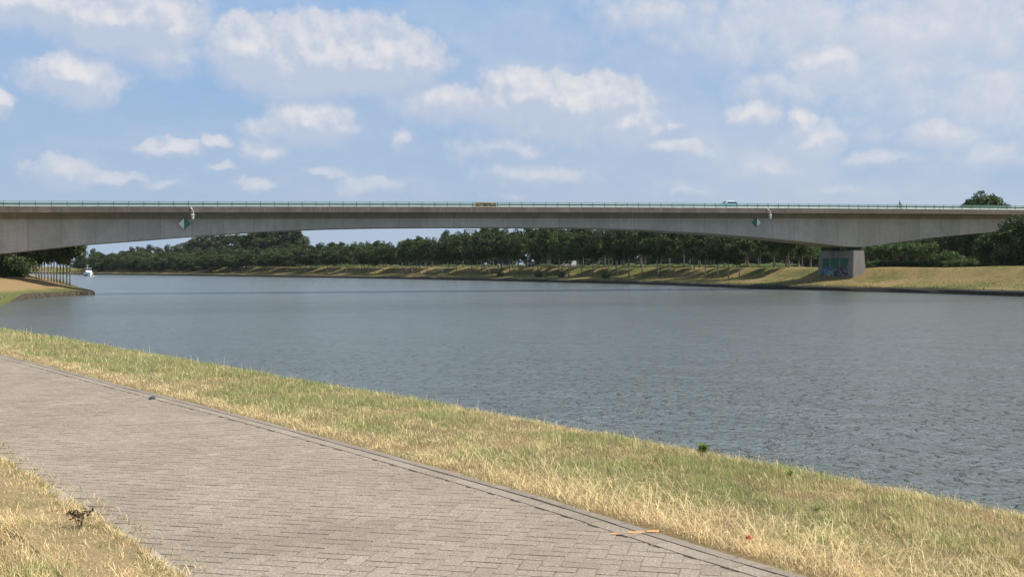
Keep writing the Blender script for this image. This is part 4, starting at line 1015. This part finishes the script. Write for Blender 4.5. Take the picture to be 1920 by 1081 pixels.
ORD = ['first', 'second', 'third', 'fourth', 'fifth', 'sixth', 'seventh', 'eighth', 'ninth', 'tenth', 'eleventh', 'twelfth', 'thirteenth', 'fourteenth', 'fifteenth', 'sixteenth', 'seventeenth', 'eighteenth', 'nineteenth', 'twentieth']
segR = np.cumsum(np.r_[0, np.linalg.norm(np.diff(RB, axis=0), axis=1)])
iP = int(np.argmin(np.abs(RB[:, 1]-248)+(RB[:, 0] < 20)*999))
s_start = segR[iP]
rr = random.Random(77)
def row(d, spacing, s0, count, rowname, group, hs=(.92, 1.05), jit=.6, lim=20, sink=0.0):
    for k in range(count):
        s = s0+k*spacing+rr.uniform(-jit, jit); i = int(np.searchsorted(segR, s)); p = rb_point(i, d+rr.uniform(-.4, .4))
        if math.hypot(p.x, p.y) > 900: break
        lab = (f'{ORD[k]} avenue tree left of the pier in the {rowname}' if k < lim else f'small distant tree in the {rowname} far along the canal')
        q = float(np.interp(p.y, [255, 310, 395, 435, 480, 560, 650], [.80, .98, 1.04, .9, .78, .72, .86])); sink = float(np.interp(p.y, [540, 620], [0, 3.0]))
        plant('row', p.x, p.y, p.z-sink, 'avenue_tree', lab, 'tree', group, rr.uniform(*hs)*rr.uniform(.9, 1.1)*max(q, .85)*float(np.interp(p.y, [440, 600], [1, 1.45])), sz=rr.uniform(*hs)*q, seed=k+int(d))
row(9.0, 7.2, s_start+9, 78, 'front row on the slope', 'avenue trees of the front row')
row(17.5, 7.2, s_start+5, 78, 'second row atop the slope', 'avenue trees of the second row')
row(24, 8.6, s_start+18, 17, 'third row', 'avenue trees of the third row', (.72, .82), lim=20)
row(32, 8.6, s_start+22, 15, 'fourth row', 'avenue trees of the fourth row', (.68, .76), lim=20)

# tall wood behind the rows on the left: one tree for each crown of the skyline
wood = [(176, 900, 466), (186, 880, 470), (203, 900, 479), (218, 860, 476), (232, 800, 469), (246, 800, 463), (262, 790, 461), (280, 780, 459), (297, 780, 461), (315, 770, 459), (331, 760, 456),
        (350, 740, 450), (364, 735, 442), (380, 730, 440), (398, 720, 437), (416, 720, 438), (434, 700, 436), (450, 690, 437), (466, 680, 433), (482, 665, 424), (500, 655, 422), (516, 650, 420), (533, 645, 421), (549, 640, 423), (558, 640, 425),
        (240, 740, 478), (265, 735, 476), (290, 725, 474), (318, 720, 472), (345, 705, 468), (370, 700, 462), (395, 690, 460), (420, 685, 458), (446, 670, 458), (472, 655, 462), (500, 640, 462), (528, 630, 464), (552, 628, 458), (512, 640, 440), (540, 636, 440), (560, 634, 448), (484, 650, 442)]
for k, (px, Z, ty) in enumerate(wood):
    X = xat(px, Z); zt_ = EYE+(HOR-ty)*Z/F; h = zt_-4.0; 
    side = 'right end' if px > 470 else ('middle' if px > 330 else 'left end')
    plant('poplar', X, Z, 4.0, 'poplar', f'tall rounded tree at the {side} of the far wood under the bridge', 'tree', f'trees of the far wood, {side}', (h/24.5*1.3 if h > 14 else .8), sz=h/24.5, seed=k)
cl = []; q_ = rng(61)
for k in range(1000):
    px = q_.uniform(175, 1700); Z = np.interp(px, [175, 520, 960, 1500, 1700], [960, 760, 640, 470, 440])+q_.uniform(-14, 14); X = xat(px, Z)
    top_ = 8.0+float(np.interp(px, [800, 1000, 1700], [0, 5, 5]))+2.5*(880 < px < 1080)+2.6*pnoise(np.array([px*.012]), np.array([0.0]), 9)[0]; cl.append((X, Z, 3.6+q_.uniform(0, 1)*(top_-1), q_.uniform(2.6, 4), q_.uniform(2.6, 4), 2.4))
tag(link('far_wood', crown_mesh('far_wood', cl, 40, 1.4, q_), leaf_mat('leaves_far_wood', (.035, .055, .02), (.08, .11, .04))), 'far-off hedgerow wood beyond the fields, one dark green mass', 'wood', kind='stuff')
# bushes and hedge seen between the trunks
M_leaf4 = leaf_mat('leaves_field', (.13, .17, .055), (.24, .29, .11), .35)
for k in range(72):
    px = 480+k*14+rr.uniform(-6, 6)
    Z = np.interp(px, [575, 960, 1500], [640, 520, 365])+rr.uniform(-10, 10); X = xat(px, Z)
    plant('bush', X, Z, rb_ground(X, Z)-.3, 'field_bush', 'low green field bush seen between the trunks of the tree rows', 'bush', 'bushes behind the tree rows', rr.uniform(1.2, 1.9), sz=rr.uniform(.26, .44), seed=k, leaf=M_leaf4)
for k, (px, Z) in enumerate(((968, 395), (1118, 330), (1250, 300), (979, 372), (1048, 345), (1086, 338))):
    pass
for k, (px, py) in enumerate(((979, 515), (1048, 517), (1087, 517), (1175, 519))):
    Z = np.interp(px, [979, 1175], [378, 318]); X = xat(px, Z); kk, dd_ = rb_nearest((X, Z)); p = rb_point(kk, 5.6)
    plant('bush', p.x, p.y, p.z-.2, 'slope_bush', f'{ORD[k]} of four small round bushes at the foot of the front row trees', 'bush', 'bushes on the far slope', .5, seed=k)
# pollard willows right of and behind the pier
pos = [1452, 1474, 1497, 1520, 1628, 1645, 1663, 1682, 1701, 1720, 1739]
for k, px in enumerate(pos):
    Z = 318-(px-1440)*.16; X = xat(px, Z); g = rb_ground(X, Z)
    side = 'left of' if px < 1560 else 'right of'; n_ = (3-k) if px < 1560 else k-4
    plant('pollard', X, Z, g-.15, 'pollard_willow', f'{ORD[n_]} pollard willow {side} the pier behind the far bank', 'tree', 'pollard willows behind the bridge', 1.12, sz=1.16, seed=k, nv=3)
# backdrop trees under and behind the right half of the bridge
bd = [(1440, 400, 436), (1462, 395, 418), (1484, 392, 420), (1506, 390, 430), (1530, 385, 440), (1560, 380, 436), (1590, 375, 440), (1620, 372, 445), (1648, 370, 441), (1676, 365, 446), (1704, 362, 443), (1730, 355, 440), (1755, 350, 436),
      (1772, 330, 430), (1792, 300, 425), (1815, 290, 405), (1840, 278, 362), (1852, 276, 366), (1862, 284, 372), (1822, 300, 378), (1885, 285, 395), (1908, 285, 398), (1935, 280, 392)]
for k, (px, Z, ty) in enumerate(bd):
    X = xat(px, Z); g = rb_ground(X, Z); h = EYE+(HOR-ty)*Z/F-g
    lab = {1840: 'tall round tree whose crown rises above the bridge railing on the right', 1862: 'tree just right of the tall round tree above the railing', 1822: 'tree just left of the tall round tree above the railing', 1462: 'tall dark tree right behind the girder near the right lamp'}.get(px, 'dark tree standing behind the right part of the bridge')
    plant('big', X, Z, g, 'broadleaf_tree', lab, 'tree', None if px in (1840, 1862, 1822, 1462) else 'dark trees behind the right part of the bridge', h/20.6*(.95 if h > 14 else 1.2), sz=h/20.6, seed=k, nv=3)
# hedge block and scrub right of the willows
for k, (px, Z, ty, w) in enumerate(((1762, 262, 471, 1.0), (1776, 260, 470, 1.05), (1790, 258, 471, 1.0), (1806, 255, 478, .9), (1822, 252, 480, .9), (1838, 250, 477, .95), (1852, 247, 480, .9))):
    X = xat(px, Z); g = rb_ground(X, Z); h = EYE+(HOR-ty)*Z/F-g
    plant('bush', X, Z, g-.1, 'hedge_shrub', 'bright green clipped shrub right of the pollard willows' if px < 1800 else 'loose dark green shrub beside the clipped shrubs', 'bush', 'clipped shrubs' if px < 1800 else 'loose shrubs', w*.85, sz=max(h, 2.0)/4.3, seed=k+40)
for k, px in enumerate(range(1636, 1925, 13)):
    Z = 246-(px-1636)*.09; X = xat(px, Z); g = rb_ground(X, Z)
    plant('bush', X, Z, g-.2, 'hedge_plant', 'low dark hedge plant along the top of the right bank', 'hedge', 'low hedge on the right bank', .62, sz=.42, seed=k+80)
# large shrubs at the right picture edge, in front of the bridge
for k, (X, Z, h, w, lab) in enumerate(((93.5, 212, 9.6, .62, 'big dark bush at the right picture edge hiding the bridge girder'), (99.5, 208, 12.5, .72, 'taller dark bush outermost at the right picture edge'), (104, 214, 13, .75, 'dark bush behind the outermost one at the right edge'), (91.5, 219, 6.3, .45, 'lowest dark bush left of the big ones at the right edge'))):
    g = rb_ground(X, Z); o = plant('big', X, Z, g-2.2*h/20, 'large_bush', lab, 'bush', None, w, sz=h/18.0, seed=k+5, nv=3)

# left headland: grove with bare trunks and undergrowth
xs = [131, 125, 119, 113, 107, 101, 96, 90, 84, 78, 73, 68]
for k, px in enumerate(xs):
    Y_ = 216+k*6.2; X = xat(px, Y_); q = S-np.array([X, Y_])[None]; kk = int(np.argmin((q**2).sum(1))); dist = math.sqrt((q[kk]**2).sum())
    D = float(np.dot(np.array([X, Y_])-S[kk], Sl[kk]));
    if D < 1.2:
        p = S[kk]+Sl[kk]*1.2; X, Y_ = float(p[0]), float(p[1]); D = 1.2
    z = float(np.interp(D, LPROF[:, 0], LPROF[:, 1]))
    plant('row', X, Y_, z, 'grove_tree', f'{ORD[k]} tree from the right in the bare trunk grove on the left headland', 'tree', 'grove on the left headland', .92, sz=.95, seed=k+300)
gl = [(xat(8, 204)+4.5, 204), (xat(30, 212)+4.5, 212), (xat(52, 222)+4.5, 222), (xat(-8, 196)+4.5, 196), (-86, 206), (-92, 214), (-84, 197), (-97, 206), (-101, 222), (-107, 236), (-90, 191), (-99, 196), (-108, 210), (-115, 226), (-96, 183), (-106, 190), (-118, 205), (-125, 240), (-131, 222), (-120, 255), (-140, 262), (-112, 178), (-122, 188)]
for k, (X, Y_) in enumerate([(a-4.5, b) for a, b in gl]):
    plant('row', X, Y_, PZ-.2, 'thicket_tree', 'leafy tree inside the dense thicket on the left headland', 'tree', 'thicket on the left headland', 1.0, sz=.92, seed=k+400)
for k, (px, Y_) in enumerate(((5, 222), (22, 230), (40, 236))):
    plant('big', xat(px, Y_), Y_, PZ-.2, 'broadleaf_tree', f'{ORD[k]} of three full broadleaf trees filling the back of the left thicket', 'tree', 'broadleaf trees behind the left thicket', .8, sz=.56, seed=k+500, nv=3)
for k, (X, Y_) in enumerate(((-83, 190), (-86, 188), (-80.5, 195), (-78.5, 183), (-81.5, 184), (-84.5, 182), (-88, 184), (-77.5, 190.5), (-91, 186), (-94, 178), (-89.5, 193), (-86.5, 199), (-84, 203), (-83.5, 178), (-88, 177))):
    X -= 4.6
    plant('bush', X, Y_, PZ-.5, 'undergrowth_shrub', 'bright green shrub in the undergrowth on the left headland', 'bush', 'undergrowth on the left headland', .95, sz=.95, seed=k+450, leaf=M_leaf)

# ------------------------------------------------------------------ air
def haze_fn():
    m = bpy.data.materials.new('air'); m.use_nodes = True; t = NT(m.node_tree); t.n.clear()
    o = t.n.new('ShaderNodeOutputMaterial'); v = t.n.new('ShaderNodeVolumePrincipled')
    v.inputs['Color'].default_value = (.86, .92, 1, 1); v.inputs['Density'].default_value = .00004; v.inputs['Anisotropy'].default_value = .2
    t.l.new(v.outputs[0], o.inputs['Volume']); return m
hb = MB().box(-1500, 1500, -300, 2400, -2.2, 42); hz = hb.build('haze', haze_fn()); tag(hz, 'thin summer haze over the canal', 'haze', kind='stuff')
